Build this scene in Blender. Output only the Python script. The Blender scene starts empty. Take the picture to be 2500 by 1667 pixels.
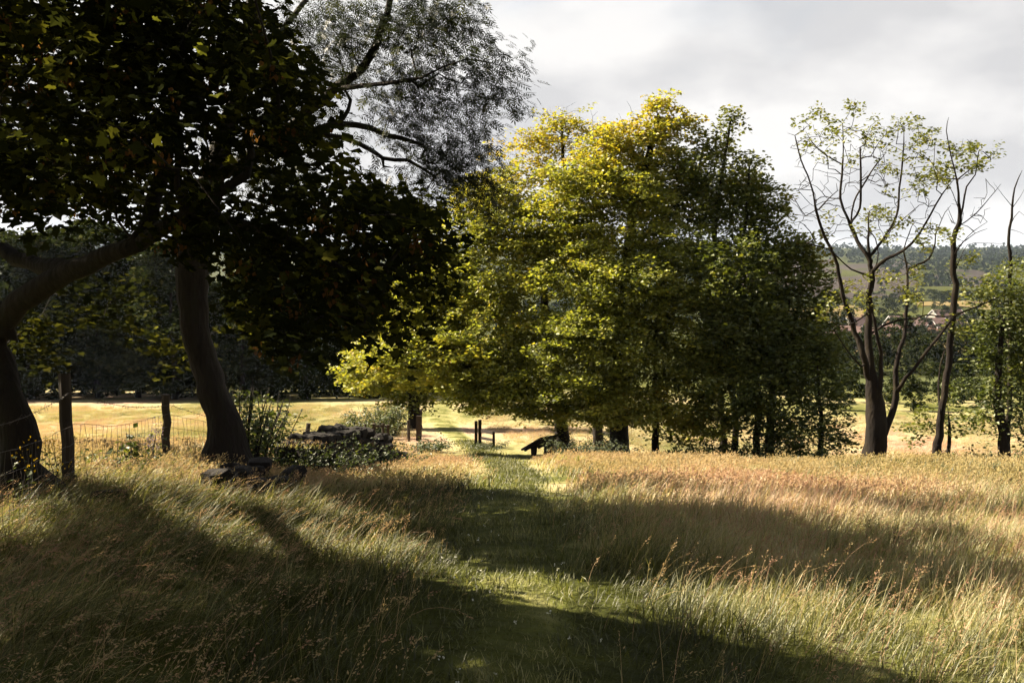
import bpy, math, random
import numpy as np
from mathutils import Vector

R = math.radians
C = bpy.context.scene.collection
sc = bpy.context.scene

# ------------------------------------------------------------------ camera, light, exposure
PITCH = R(4.5); FPX = 2430.0                 # photograph is 2500 x 1667
cam_d = bpy.data.cameras.new('camera'); cam_d.sensor_width = 36.0
cam_d.lens = 36.0 * FPX / 2500.0; cam_d.clip_start = 0.05; cam_d.clip_end = 9000
cam = bpy.data.objects.new('camera', cam_d); C.objects.link(cam)
cam.rotation_euler = (R(90) - PITCH, 0, 0); cam.location = (0, 0, 0)   # eye level is z = 0
sc.camera = cam

SUN_AZ = np.array([-0.93, 0.37]); SUN_AZ /= np.linalg.norm(SUN_AZ)     # horizontal direction towards the sun
SUN_EL = R(38)
TO_SUN = np.array([SUN_AZ[0]*math.cos(SUN_EL), SUN_AZ[1]*math.cos(SUN_EL), math.sin(SUN_EL)])
sun_d = bpy.data.lights.new('sun', 'SUN'); sun_d.energy = 5.0; sun_d.angle = R(0.5); sun_d.color = (1.0, 0.86, 0.64)
sun = bpy.data.objects.new('sun', sun_d); C.objects.link(sun)
sun.rotation_euler = Vector(TO_SUN).to_track_quat('Z', 'Y').to_euler()

world = bpy.data.worlds.new('World'); sc.world = world; world.use_nodes = True
def build_world():
    nt = world.node_tree; N = nt.nodes; L = nt.links; N.clear()
    out = N.new('ShaderNodeOutputWorld'); bg = N.new('ShaderNodeBackground'); bg.inputs['Strength'].default_value = 0.05
    sky = N.new('ShaderNodeTexSky'); sky.sky_type = 'NISHITA'; sky.sun_disc = False
    sky.sun_elevation = SUN_EL; sky.sun_rotation = math.atan2(SUN_AZ[0], SUN_AZ[1])
    tc = N.new('ShaderNodeTexCoord'); sep = N.new('ShaderNodeSeparateXYZ'); L.new(tc.outputs['Generated'], sep.inputs[0])
    # cloud deck: directions projected on a high plane, so clouds crowd towards the horizon
    zz = N.new('ShaderNodeMath'); zz.operation = 'MAXIMUM'; zz.inputs[1].default_value = 0.0; L.new(sep.outputs['Z'], zz.inputs[0])
    za = N.new('ShaderNodeMath'); za.operation = 'ADD'; za.inputs[1].default_value = 0.42; L.new(zz.outputs[0], za.inputs[0])
    dv = N.new('ShaderNodeVectorMath'); dv.operation = 'DIVIDE'
    cb = N.new('ShaderNodeCombineXYZ')
    for k in range(3): L.new(za.outputs[0], cb.inputs[k])
    L.new(tc.outputs['Generated'], dv.inputs[0]); L.new(cb.outputs[0], dv.inputs[1])
    mp = N.new('ShaderNodeMapping'); mp.inputs['Location'].default_value = (5.5, 8.1, 0); mp.inputs['Scale'].default_value = (0.75, 0.75, 0.75)
    L.new(dv.outputs[0], mp.inputs[0])
    n1 = N.new('ShaderNodeTexNoise'); n1.inputs['Scale'].default_value = 1.3; n1.inputs['Detail'].default_value = 5; n1.inputs['Roughness'].default_value = 0.5
    n1.inputs['Distortion'].default_value = 0.35
    n2 = N.new('ShaderNodeTexNoise'); n2.inputs['Scale'].default_value = 2.2; n2.inputs['Detail'].default_value = 5; n2.inputs['Roughness'].default_value = 0.52
    L.new(mp.outputs[0], n1.inputs['Vector'])
    mp2 = N.new('ShaderNodeMapping'); mp2.inputs['Location'].default_value = (17.2, 7.15, 3.0)
    L.new(dv.outputs[0], mp2.inputs[0]); L.new(mp2.outputs[0], n2.inputs['Vector'])
    cov = N.new('ShaderNodeMapRange'); cov.interpolation_type = 'SMOOTHSTEP'
    cov.inputs['From Min'].default_value = 0.32; cov.inputs['From Max'].default_value = 0.48
    L.new(n1.outputs['Fac'], cov.inputs['Value'])
    tone = N.new('ShaderNodeValToRGB'); L.new(n2.outputs['Fac'], tone.inputs['Fac'])
    e = tone.color_ramp.elements
    e[0].position = 0.42; e[0].color = (2.35, 2.33, 2.36, 1)
    e[1].position = 0.57; e[1].color = (3.25, 3.19, 3.12, 1)
    mix = N.new('ShaderNodeMix'); mix.data_type = 'RGBA'
    L.new(cov.outputs['Result'], mix.inputs['Factor']); dim = N.new('ShaderNodeVectorMath'); dim.operation = 'SCALE'; dim.inputs['Scale'].default_value = 0.4; L.new(sky.outputs[0], dim.inputs[0]); L.new(dim.outputs[0], mix.inputs['A']); L.new(tone.outputs['Color'], mix.inputs['B'])
    L.new(mix.outputs['Result'], bg.inputs['Color']); L.new(bg.outputs[0], out.inputs[0])
build_world()
sc.view_settings.view_transform = 'Standard'; sc.view_settings.look = 'None'
sc.view_settings.exposure = 2.6; sc.view_settings.gamma = 1.0; sc.view_settings.use_curve_mapping = False
cy = sc.cycles
cy.max_bounces = 3; cy.diffuse_bounces = 2; cy.glossy_bounces = 1; cy.transmission_bounces = 2; cy.transparent_max_bounces = 4
cy.volume_bounces = 0; cy.caustics_reflective = False; cy.caustics_refractive = False
cy.use_denoising = True; cy.denoiser = 'OPENIMAGEDENOISE'; cy.denoising_input_passes = 'RGB_ALBEDO_NORMAL'; cy.denoising_prefilter = 'ACCURATE'; cy.use_adaptive_sampling = True; cy.adaptive_threshold = 0.025; cy.sample_clamp_indirect = 4.0

# ------------------------------------------------------------------ numbers: pixels of the photograph to places
CP, SP = math.cos(PITCH), math.sin(PITCH)
def ray(u, v):
    a = (u - 1250) / FPX; b = (833.5 - v) / FPX
    d = np.array([a, CP + b*SP, -SP + b*CP]); return d
def P(u, v, y):
    d = ray(u, v); return d * (y / d[1])
def zat(v, y): return P(1250, v, y)[2]
def mpp(y): return y / FPX                    # metres for one pixel of the photograph at distance y

FAR = [(150, zat(945, 150)), (250, zat(880, 250)), (450, zat(803, 450)), (700, zat(745, 700)), (1200, zat(662, 1200)),
       (2000, zat(622, 2000)), (2700, zat(606, 2700)), (3300, 40), (7000, -160)]
CEN = [(-60, 5.0), (0, -1.6), (4.8, zat(1667, 4.8)), (6.3, zat(1480, 6.3)), (12, zat(1232, 12)), (18, zat(1168, 18)), (35, zat(1122, 35)),
       (42, zat(1090, 42)), (60, zat(1038, 60)), (90, zat(980, 90))] + FAR
LEF = [(-60, 5.0), (0, -1.5), (6, -2.0), (12, -2.72), (17, -3.4), (24, -4.55), (30, -5.75), (42, -7.6), (60, -9.9), (95, -13.3)] + FAR
RIG = [(-60, 5.0), (0, -1.7), (5, -2.1), (12, -3.05), (20, -4.15), (26, zat(1160, 26)), (32, -7.2), (40, -8.9), (60, -10.9), (100, -14.6)] + FAR
CEN, LEF, RIG = [np.array(a, float) for a in (CEN, LEF, RIG)]
def prof(a, y):
    s = 0; y = np.asarray(y, float); k = 9
    for t in np.linspace(-1, 1, k):
        s = s + np.interp(y + t*(0.09*np.abs(y) + 0.3), a[:, 0], a[:, 1])
    return s / k
def sstep(a, b, x):
    t = np.clip((x - a)/(b - a), 0, 1); return t*t*(3 - 2*t)
_rs = np.random.RandomState(11); _tab = _rs.rand(256, 256)
def vnoise(x, y, s=1.0, o=0):
    x = np.asarray(x, float)/s + o*17.3 + 500; y = np.asarray(y, float)/s + o*9.7 + 500
    xi = np.floor(x).astype(int); yi = np.floor(y).astype(int); fx = x - xi; fy = y - yi
    fx = fx*fx*(3 - 2*fx); fy = fy*fy*(3 - 2*fy)
    g = lambda i, j: _tab[(i & 255), (j & 255)]
    return (g(xi, yi)*(1-fx) + g(xi+1, yi)*fx)*(1-fy) + (g(xi, yi+1)*(1-fx) + g(xi+1, yi+1)*fx)*fy
def fbm(x, y, s, o=0):
    return vnoise(x, y, s, o)*0.55 + vnoise(x, y, s*0.45, o+3)*0.3 + vnoise(x, y, s*0.2, o+7)*0.15
def H(x, y):
    x = np.asarray(x, float); y = np.asarray(y, float)
    s = x / (np.abs(y) + 4.0)
    wl = sstep(-0.10, -0.32, s); wr = sstep(0.06, 0.26, s)
    h = prof(CEN, y)*(1 - wl - wr) + prof(LEF, y)*wl + prof(RIG, y)*wr
    near = np.exp(-(np.hypot(x, y)/60.0)**2)
    return h + near*((vnoise(x, y, 3.1, 1) - 0.5)*0.16 + (vnoise(x, y, 1.0, 2) - 0.5)*0.05) + (1-near)*(fbm(x, y, 60, 5)-0.5)*np.clip(y-200, 0, 900)*0.02
def h1(x, y): return float(H(x, y))
def hit(u, v, ymax=3000):
    d = ray(u, v); ys = np.geomspace(2.5, ymax, 1500); k = ys/d[1]
    below = d[2]*k < H(d[0]*k, ys)
    i = int(np.argmax(below)) if below.any() else len(ys)-1
    y = ys[i]; p = d*(y/d[1]); return np.array([p[0], p[1], h1(p[0], p[1])])
def G(u, y):                                   # the ground under pixel column u at distance y
    x = (u - 1250)/FPX * (y*CP + 1.0*0) / CP if False else (u - 1250)/FPX*y
    return np.array([x, y, h1(x, y)])

def px(p):
    """photograph pixel of a place in space"""
    p = np.atleast_2d(p); f = p[:, 1]*CP - p[:, 2]*SP; up = p[:, 1]*SP + p[:, 2]*CP
    return 1250 + FPX*p[:, 0]/f, 833.5 - FPX*up/f
def inside(poly, u, v):
    poly = np.asarray(poly, float); u = np.atleast_1d(u); v = np.atleast_1d(v); r = np.zeros(len(u), bool)
    for (x0, y0), (x1, y1) in zip(poly, np.roll(poly, -1, 0)):
        c = ((y0 > v) != (y1 > v)) & (u < (x1-x0)*(v-y0)/(y1-y0 + 1e-12) + x0); r ^= c
    return r
def shadow(p):
    p = np.atleast_2d(p); t = (p[:, 2] - H(p[:, 0], p[:, 1]))/TO_SUN[2]
    for _ in range(6):
        q = p - t[:, None]*TO_SUN; t = t + (q[:, 2] - H(q[:, 0], q[:, 1]))/TO_SUN[2]*0.8
    return p - t[:, None]*TO_SUN

# ------------------------------------------------------------------ mesh helpers
def mesh(name, V, T=None, Q=None, mats=(), attrs=None, midx=None, smooth=False):
    me = bpy.data.meshes.new(name); V = np.asarray(V, np.float32).reshape(-1, 3)
    T = np.zeros((0, 3), np.int32) if T is None else np.asarray(T, np.int32).reshape(-1, 3)
    Q = np.zeros((0, 4), np.int32) if Q is None else np.asarray(Q, np.int32).reshape(-1, 4)
    nt, nq = len(T), len(Q)
    me.vertices.add(len(V)); me.vertices.foreach_set('co', V.ravel())
    me.loops.add(nt*3 + nq*4); me.loops.foreach_set('vertex_index', np.concatenate([T.ravel(), Q.ravel()]))
    me.polygons.add(nt + nq)
    ls = np.concatenate([np.arange(nt)*3, nt*3 + np.arange(nq)*4]).astype(np.int32)
    me.polygons.foreach_set('loop_start', ls)
    me.polygons.foreach_set('loop_total', np.concatenate([np.full(nt, 3), np.full(nq, 4)]).astype(np.int32))
    for m in mats: me.materials.append(m)
    if midx is not None: me.polygons.foreach_set('material_index', np.asarray(midx, np.int32))
    me.polygons.foreach_set('use_smooth', np.full(nt + nq, smooth))
    for k, a in (attrs or {}).items():
        at = me.attributes.new(k, 'FLOAT', 'POINT'); at.data.foreach_set('value', np.asarray(a, np.float32))
    me.update(calc_edges=True); me.validate(); return me
def link(name, me, parent=None, loc=None):
    o = bpy.data.objects.new(name, me); C.objects.link(o)
    if parent is not None: o.parent = parent
    if loc is not None: o.location = loc
    return o
def tag(o, label=None, cat=None, group=None, kind=None):
    if label: o['label'] = label
    if cat: o['category'] = cat
    if group: o['group'] = group
    if kind: o['kind'] = kind
    return o
def empty(name, loc, label, cat, group=None):
    o = bpy.data.objects.new(name, None); C.objects.link(o); o.location = loc; o.empty_display_size = 0.2
    return tag(o, label, cat, group)
class MB:                                      # collects shapes for one mesh
    def __init__(s): s.V = []; s.T = []; s.Q = []; s.n = 0
    def add(s, V, T=None, Q=None):
        V = np.asarray(V, float).reshape(-1, 3)
        if T is not None and len(T): s.T.append(np.asarray(T, int).reshape(-1, 3) + s.n)
        if Q is not None and len(Q): s.Q.append(np.asarray(Q, int).reshape(-1, 4) + s.n)
        s.V.append(V); s.n += len(V)
    def arrays(s):
        cat = lambda l, k: np.concatenate(l) if l else np.zeros((0, k), int)
        return np.concatenate(s.V), cat(s.T, 3), cat(s.Q, 4)
    def mesh(s, name, mats=(), smooth=False, origin=None):
        V, T, Q = s.arrays()
        if origin is not None: V = V - np.asarray(origin)
        return mesh(name, V, T, Q, mats, smooth=smooth)
    def hexa(s, b, t):                          # bottom 4 corners, top 4 corners
        s.add(np.array(list(b) + list(t)), Q=[(3, 2, 1, 0), (4, 5, 6, 7), (0, 1, 5, 4), (1, 2, 6, 5), (2, 3, 7, 6), (3, 0, 4, 7)])
    def box(s, c, size, rz=0.0, j=0.0, rng=None):
        c = np.asarray(c, float); sx, sy, sz = np.asarray(size)/2.0
        k = np.array([(-sx, -sy), (sx, -sy), (sx, sy), (-sx, sy)]); ca, sa = math.cos(rz), math.sin(rz)
        k = np.stack([k[:, 0]*ca - k[:, 1]*sa, k[:, 0]*sa + k[:, 1]*ca], 1)
        V = np.array([(a, b, -sz) for a, b in k] + [(a, b, sz) for a, b in k])
        if j: V = V + (rng.rand(8, 3) - 0.5)*j
        V = V + c; s.hexa(V[:4], V[4:])
    def beam(s, a, b, w, h, up=(0, 0, 1)):
        a = np.asarray(a, float); b = np.asarray(b, float); d = (b - a)/np.linalg.norm(b - a)
        sd = np.cross(d, up); sd /= np.linalg.norm(sd); uu = np.cross(sd, d)
        q = [(-1, -1), (1, -1), (1, 1), (-1, 1)]
        s.hexa([a + sd*w/2*i + uu*h/2*k for i, k in q], [b + sd*w/2*i + uu*h/2*k for i, k in q])
    def tube(s, pts, rad, sides=5, cap=True, wob=0.0, rng=None):
        pts = np.asarray(pts, float); n = len(pts); rad = np.broadcast_to(np.asarray(rad, float), (n,))
        t = np.gradient(pts, axis=0); t /= (np.linalg.norm(t, axis=1, keepdims=True) + 1e-9)
        m = np.abs(t.mean(0)); ref = np.eye(3)[int(np.argmin(m))]
        n1 = np.cross(t, ref); n1 /= (np.linalg.norm(n1, axis=1, keepdims=True) + 1e-9); n2 = np.cross(t, n1)
        an = np.arange(sides)*2*math.pi/sides
        rr = rad[:, None]*np.ones(sides)[None]
        if wob:
            ph = rng.rand(4)*6.28
            rr = rr*(1 + wob*(np.sin(3*an + ph[0])[None]*np.sin(np.arange(n)*0.5 + ph[1])[:, None] + 0.6*np.sin(5*an + ph[2])[None] + 0.7*(rng.rand(n, sides)-0.5)))
        V = pts[:, None] + rr[..., None]*(np.cos(an)[None, :, None]*n1[:, None] + np.sin(an)[None, :, None]*n2[:, None])
        i = np.arange(n-1)[:, None]*sides; j = np.arange(sides)[None]; j2 = (j+1) % sides
        Q = np.stack([i+j, i+j2, i+sides+j2, i+sides+j], -1).reshape(-1, 4)
        s.add(V.reshape(-1, 3), Q=Q)
        if cap:
            for r0, fl in ((0, 1), (n-1, 0)):
                ring = V[r0]; c = ring.mean(0)[None]; T = [(k, (k+1) % sides, sides) for k in range(sides)]
                if fl: T = [(b, a, c2) for a, b, c2 in T]
                s.add(np.concatenate([ring, c]), T=T)
def catmull(pts, step):
    p = np.asarray(pts, float); q = np.concatenate([[2*p[0]-p[1]], p, [2*p[-1]-p[-2]]]); out = []
    for i in range(1, len(q)-2):
        n = max(1, int(math.ceil(np.linalg.norm(q[i+1][:3]-q[i][:3])/step)))
        for k in range(n):
            t = k/n; a, b, c, d = q[i-1], q[i], q[i+1], q[i+2]
            out.append(0.5*(2*b + (c-a)*t + (2*a-5*b+4*c-d)*t*t + (3*b-a-3*c+d)*t**3))
    out.append(p[-1]); return np.array(out)

# ------------------------------------------------------------------ materials
def newmat(name):
    m = bpy.data.materials.new(name); m.use_nodes = True; nt = m.node_tree; nt.nodes.clear(); return m, nt.nodes, nt.links
def noise_mat(name, cols, scale=3.0, rough=0.9, bump=0.3, bscale=None, stretch=(1, 1, 1), spec=0.2, detail=6, coord='Object'):
    m, N, L = newmat(name); out = N.new('ShaderNodeOutputMaterial'); b = N.new('ShaderNodeBsdfPrincipled')
    tc = N.new('ShaderNodeTexCoord'); mp = N.new('ShaderNodeMapping'); mp.inputs['Scale'].default_value = stretch
    L.new(tc.outputs[coord], mp.inputs[0])
    n = N.new('ShaderNodeTexNoise'); n.inputs['Scale'].default_value = scale; n.inputs['Detail'].default_value = detail; n.inputs['Roughness'].default_value = 0.65
    L.new(mp.outputs[0], n.inputs['Vector'])
    cr = N.new('ShaderNodeValToRGB'); el = cr.color_ramp.elements
    while len(el) < len(cols): el.new(0.5)
    for i, c in enumerate(cols):
        el[i].position = 0.3 + 0.4*i/max(1, len(cols)-1); el[i].color = tuple(0.34*k for k in c) + (1,)
    L.new(n.outputs['Fac'], cr.inputs[0]); L.new(cr.outputs[0], b.inputs['Base Color'])
    b.inputs['Roughness'].default_value = rough; b.inputs['Specular IOR Level'].default_value = spec
    if bump:
        n2 = N.new('ShaderNodeTexNoise'); n2.inputs['Scale'].default_value = bscale or scale*4; n2.inputs['Detail'].default_value = 6
        L.new(mp.outputs[0], n2.inputs['Vector']); bp = N.new('ShaderNodeBump'); bp.inputs['Strength'].default_value = bump; bp.inputs['Distance'].default_value = 0.05
        L.new(n2.outputs['Fac'], bp.inputs['Height']); L.new(bp.outputs[0], b.inputs['Normal'])
    L.new(b.outputs[0], out.inputs[0]); return m
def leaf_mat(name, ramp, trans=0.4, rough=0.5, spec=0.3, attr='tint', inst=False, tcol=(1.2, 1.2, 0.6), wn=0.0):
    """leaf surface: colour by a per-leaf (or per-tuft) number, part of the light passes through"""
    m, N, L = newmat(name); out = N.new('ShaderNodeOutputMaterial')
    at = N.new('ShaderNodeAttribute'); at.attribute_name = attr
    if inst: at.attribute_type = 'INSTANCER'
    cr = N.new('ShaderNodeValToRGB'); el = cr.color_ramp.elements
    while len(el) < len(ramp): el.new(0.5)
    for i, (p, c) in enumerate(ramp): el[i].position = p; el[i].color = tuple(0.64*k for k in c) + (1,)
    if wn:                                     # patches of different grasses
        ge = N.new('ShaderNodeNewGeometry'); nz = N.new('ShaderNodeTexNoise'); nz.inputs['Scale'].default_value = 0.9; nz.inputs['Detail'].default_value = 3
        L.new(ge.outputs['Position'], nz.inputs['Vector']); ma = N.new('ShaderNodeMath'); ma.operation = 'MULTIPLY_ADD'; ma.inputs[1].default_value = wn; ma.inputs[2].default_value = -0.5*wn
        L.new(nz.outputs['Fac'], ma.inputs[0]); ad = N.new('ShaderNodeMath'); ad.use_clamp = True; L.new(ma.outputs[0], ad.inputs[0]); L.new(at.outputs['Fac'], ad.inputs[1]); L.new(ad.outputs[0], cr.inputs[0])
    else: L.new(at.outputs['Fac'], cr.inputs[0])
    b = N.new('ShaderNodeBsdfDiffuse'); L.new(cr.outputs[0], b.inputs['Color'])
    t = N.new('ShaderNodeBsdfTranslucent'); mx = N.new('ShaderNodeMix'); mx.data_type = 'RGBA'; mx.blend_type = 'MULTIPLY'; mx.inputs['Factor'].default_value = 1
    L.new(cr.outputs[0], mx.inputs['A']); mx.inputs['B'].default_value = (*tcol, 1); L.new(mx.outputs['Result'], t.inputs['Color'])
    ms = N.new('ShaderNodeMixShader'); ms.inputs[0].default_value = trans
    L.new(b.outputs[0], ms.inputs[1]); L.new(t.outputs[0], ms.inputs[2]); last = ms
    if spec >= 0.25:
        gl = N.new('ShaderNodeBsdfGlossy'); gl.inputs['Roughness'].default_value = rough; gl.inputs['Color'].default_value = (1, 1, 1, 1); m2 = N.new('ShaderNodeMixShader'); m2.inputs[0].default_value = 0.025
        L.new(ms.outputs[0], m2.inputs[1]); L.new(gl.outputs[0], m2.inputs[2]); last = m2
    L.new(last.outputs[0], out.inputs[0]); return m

BARK = noise_mat('bark', [(0.010, 0.007, 0.006), (0.034, 0.025, 0.02), (0.03, 0.028, 0.016)], 7, 0.95, 1.0, 16, (1, 1, 0.22))
BARK_MOSS = noise_mat('mossy_bark', [(0.009, 0.006, 0.005), (0.022, 0.014, 0.010), (0.05, 0.038, 0.015)], 2.2, 0.95, 0.7, 12, (1, 1, 0.5))
WOOD = noise_mat('weathered_wood', [(0.06, 0.045, 0.035), (0.13, 0.10, 0.075)], 6, 0.9, 0.5, 20, (1, 1, 0.12))
WOOD_D = noise_mat('dark_wood', [(0.03, 0.022, 0.018), (0.07, 0.05, 0.04)], 6, 0.85, 0.4, 20, (1, 1, 0.15))
STONE = noise_mat('gritstone', [(0.010, 0.008, 0.008), (0.032, 0.025, 0.023), (0.03, 0.03, 0.014)], 5, 0.95, 0.7, 18)
WIRE = noise_mat('rusty_wire', [(0.06, 0.04, 0.03), (0.12, 0.09, 0.075)], 9, 0.6, 0)
GREEN0 = (0.030, 0.048, 0.010); GREEN1 = (0.155, 0.18, 0.028); YGREEN = (0.345, 0.36, 0.062); YELL = (0.47, 0.40, 0.045); ORNG = (0.42, 0.29, 0.028)
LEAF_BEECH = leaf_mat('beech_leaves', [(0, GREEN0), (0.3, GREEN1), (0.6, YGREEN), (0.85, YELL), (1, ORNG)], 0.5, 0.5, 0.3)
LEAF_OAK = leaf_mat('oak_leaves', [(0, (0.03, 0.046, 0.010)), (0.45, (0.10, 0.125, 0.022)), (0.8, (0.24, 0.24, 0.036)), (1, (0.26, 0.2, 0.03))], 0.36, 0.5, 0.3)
LEAF_SYC = leaf_mat('sycamore_leaves', [(0, (0.012, 0.015, 0.006)), (0.55, (0.026, 0.030, 0.009)), (0.8, (0.07, 0.068, 0.012)), (1, (0.13, 0.14, 0.026))], 0.4, 0.6, 0.12)  # brightest ramp end paints scattered leaves as if sunlit
LEAF_ASH = leaf_mat('ash_leaves', [(0, (0.012, 0.018, 0.008)), (0.7, (0.028, 0.036, 0.013)), (1, (0.08, 0.086, 0.02))], 0.32, 0.45, 0.3)
LEAF_FAR = leaf_mat('woodland_leaves', [(0, (0.014, 0.020, 0.009)), (0.6, (0.03, 0.040, 0.016)), (1, (0.075, 0.078, 0.026))], 0.25, 0.7, 0.1)
LEAF_BUSH = leaf_mat('shrub_leaves', [(0, (0.04, 0.06, 0.022)), (0.6, (0.095, 0.12, 0.05)), (1, (0.2, 0.18, 0.05))], 0.35, 0.5, 0.3)
LEAF_NETTLE = leaf_mat('nettle_leaves', [(0, (0.07, 0.085, 0.06)), (1, (0.16, 0.18, 0.12))], 0.3, 0.6, 0.2)
SEED = leaf_mat('winged_seeds', [(0, (0.08, 0.038, 0.018)), (1, (0.16, 0.08, 0.033))], 0.45, 0.6, 0.1)
PETAL_Y = leaf_mat('yellow_petals', [(0, (0.5, 0.32, 0.01)), (1, (0.65, 0.42, 0.02))], 0.3, 0.6, 0.1)
PETAL_P = leaf_mat('purple_petals', [(0, (0.22, 0.16, 0.30)), (1, (0.35, 0.27, 0.42))], 0.3, 0.6, 0.1)
PETAL_W = leaf_mat('white_petals', [(0, (0.6, 0.6, 0.55)), (1, (0.75, 0.75, 0.7))], 0.2, 0.6, 0.1)
GR_RAMP = [(0, (0.028, 0.034, 0.007)), (0.3, (0.108, 0.118, 0.027)), (0.5, (0.30, 0.285, 0.115)), (0.78, (0.49, 0.40, 0.23)), (1, (0.50, 0.325, 0.23))]
GRASS = leaf_mat('grass_blades', GR_RAMP, 0.42, 0.55, 0.25, 'hue', True, (1.1, 1.1, 0.6), wn=0.5)
GRASS_N = leaf_mat('long_grass', GR_RAMP, 0.42, 0.55, 0.25, 'hue', False, (1.1, 1.1, 0.6))
HEADS = leaf_mat('grass_seed_heads', [(0, (0.35, 0.30, 0.13)), (0.5, (0.46, 0.35, 0.20)), (1, (0.42, 0.25, 0.18))], 0.4, 0.7, 0.1, 'hue', True, (1.1, 1.0, 0.75))
HEADS_N = leaf_mat('seed_heads', [(0, (0.35, 0.30, 0.13)), (0.5, (0.46, 0.35, 0.20)), (1, (0.42, 0.25, 0.18))], 0.4, 0.7, 0.1, 'hue', False, (1.1, 1.0, 0.75))

# ------------------------------------------------------------------ the ground
PATH = np.array([hit(*q)[:2] for q in [(1262, 1660), (1275, 1540), (1262, 1450), (1235, 1360), (1228, 1290), (1240, 1225), (1268, 1180), (1225, 1130), (1165, 1098), (1110, 1062), (1080, 1030), (1072, 1005), (1085, 985), (1110, 968)]])
PATH = np.concatenate([[PATH[0] + np.array([-0.05, -3.5])], PATH])
PATHS = catmull(PATH, 0.25)
def path_dist(x, y):
    x = np.asarray(x, float).ravel(); y = np.asarray(y, float).ravel(); d = np.full(len(x), 1e9)
    for a, b in zip(PATHS[:-1:2], PATHS[2::2]):
        ab = b - a; t = np.clip(((x-a[0])*ab[0] + (y-a[1])*ab[1])/(ab@ab + 1e-9), 0, 1)
        d = np.minimum(d, np.hypot(x-a[0]-t*ab[0], y-a[1]-t*ab[1]))
    return d
PINK = [(1150, 1075, 2.6, 0.5), (1000, 1105, 1.8, 0.4), (1190, 1050, 2.5, 0.2), (1650, 1195, 1.6, 0.26), (2000, 1205, 1.8, 0.24), (2350, 1225, 1.5, 0.2), (1260, 1050, 3, 0.12), (1480, 1185, 1.0, 0.35), (1900, 1250, 1.2, 0.3), (1110, 1020, 3, 0.15)]
PINK = [(*hit(u, v)[:2], r, a) for u, v, r, a in PINK]
def hue(x, y):
    x = np.asarray(x, float); y = np.asarray(y, float)
    n = fbm(x*1.0, y*0.45, 5.0, 4); n2 = fbm(x, y*0.5, 1.6, 9)
    far = sstep(12, 26, y)
    h = 0.30 + 0.20*far + 0.14*sstep(0.3, 2.5, x)*(1-far) + (n - 0.5)*0.9 + (n2 - 0.5)*0.45
    for px, py, r, a in PINK:
        h = h + a*np.exp(-(((x-px)/(r*1.6))**2 + ((y-py)/(r*(0.6+0.02*py)))**2))
    lf = sstep(-1.0, -4.0, x/(0.12*y + 1))*sstep(28, 45, y)      # the pasture beyond the fence
    h = h + lf*(0.20 + 0.22*sstep(60, 90, y))
    br = sstep(0.12, 0.2, x/y)*sstep(29, 36, y)*sstep(90, 60, y)   # rough reddish grass below the crest on the right
    h = h + br*0.25*sstep(0.3, 0.4, x/y)
    return np.clip(h, 0.02, 0.98)

def ground_mat(name='ground_cover', f=0.50):
    m, N, L = newmat(name); out = N.new('ShaderNodeOutputMaterial'); b = N.new('ShaderNodeBsdfPrincipled')
    at = N.new('ShaderNodeAttribute'); at.attribute_name = 'hue'
    tc = N.new('ShaderNodeTexCoord')
    n = N.new('ShaderNodeTexNoise'); n.inputs['Scale'].default_value = 1.7; n.inputs['Detail'].default_value = 9; n.inputs['Roughness'].default_value = 0.7
    L.new(tc.outputs['Object'], n.inputs['Vector'])
    ma = N.new('ShaderNodeMath'); ma.operation = 'MULTIPLY_ADD'; ma.inputs[1].default_value = 0.7; ma.inputs[2].default_value = -0.35
    L.new(n.outputs['Fac'], ma.inputs[0]); ad = N.new('ShaderNodeMath'); ad.operation = 'ADD'; ad.use_clamp = True
    L.new(ma.outputs[0], ad.inputs[0]); L.new(at.outputs['Fac'], ad.inputs[1])
    cr = N.new('ShaderNodeValToRGB'); el = cr.color_ramp.elements
    while len(el) < len(GR_RAMP): el.new(0.5)
    for i, (p, c) in enumerate(GR_RAMP): el[i].position = p; el[i].color = tuple(f*k for k in c) + (1,)
    L.new(ad.outputs[0], cr.inputs[0]); L.new(cr.outputs[0], b.inputs['Base Color'])
    b.inputs['Roughness'].default_value = 0.95; b.inputs['Specular IOR Level'].default_value = 0.05
    bp = N.new('ShaderNodeBump'); bp.inputs['Strength'].default_value = 0.8; bp.inputs['Distance'].default_value = 0.25
    n3 = N.new('ShaderNodeTexNoise'); n3.inputs['Scale'].default_value = 3.0; n3.inputs['Detail'].default_value = 8; L.new(tc.outputs['Object'], n3.inputs['Vector'])
    L.new(n3.outputs['Fac'], bp.inputs['Height']); L.new(bp.outputs[0], b.inputs['Normal']); L.new(b.outputs[0], out.inputs[0]); return m
GROUND = ground_mat(); TURF = ground_mat('path_ground', 0.56)
def build_ground():
    sx = np.linspace(-1, 1, 241); k = 8.2; x = np.sinh(sx*k)/math.sinh(k)*5200
    sy = np.linspace(-0.58, 1, 261); y = np.sinh(sy*k)/math.sinh(k)*5600 + 6
    X, Y = np.meshgrid(x, y); Z = H(X, Y)
    n = len(x); i = np.arange(len(y)-1)[:, None]*n + np.arange(n-1)[None]
    Q = np.stack([i, i+1, i+n+1, i+n], -1).reshape(-1, 4)
    far = sstep(110, 200, np.hypot(X, Y))
    hu = hue(X, Y)*(1-far) + far*np.clip(0.04 + 0.4*(fbm(X, Y, 90, 2)-0.38), 0.01, 0.4)
    me = mesh('ground', np.stack([X, Y, Z], -1).reshape(-1, 3), Q=Q, mats=[GROUND], attrs={'hue': hu.ravel()}, smooth=True)
    tag(link('ground', me), kind='structure')
build_ground()
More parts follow.
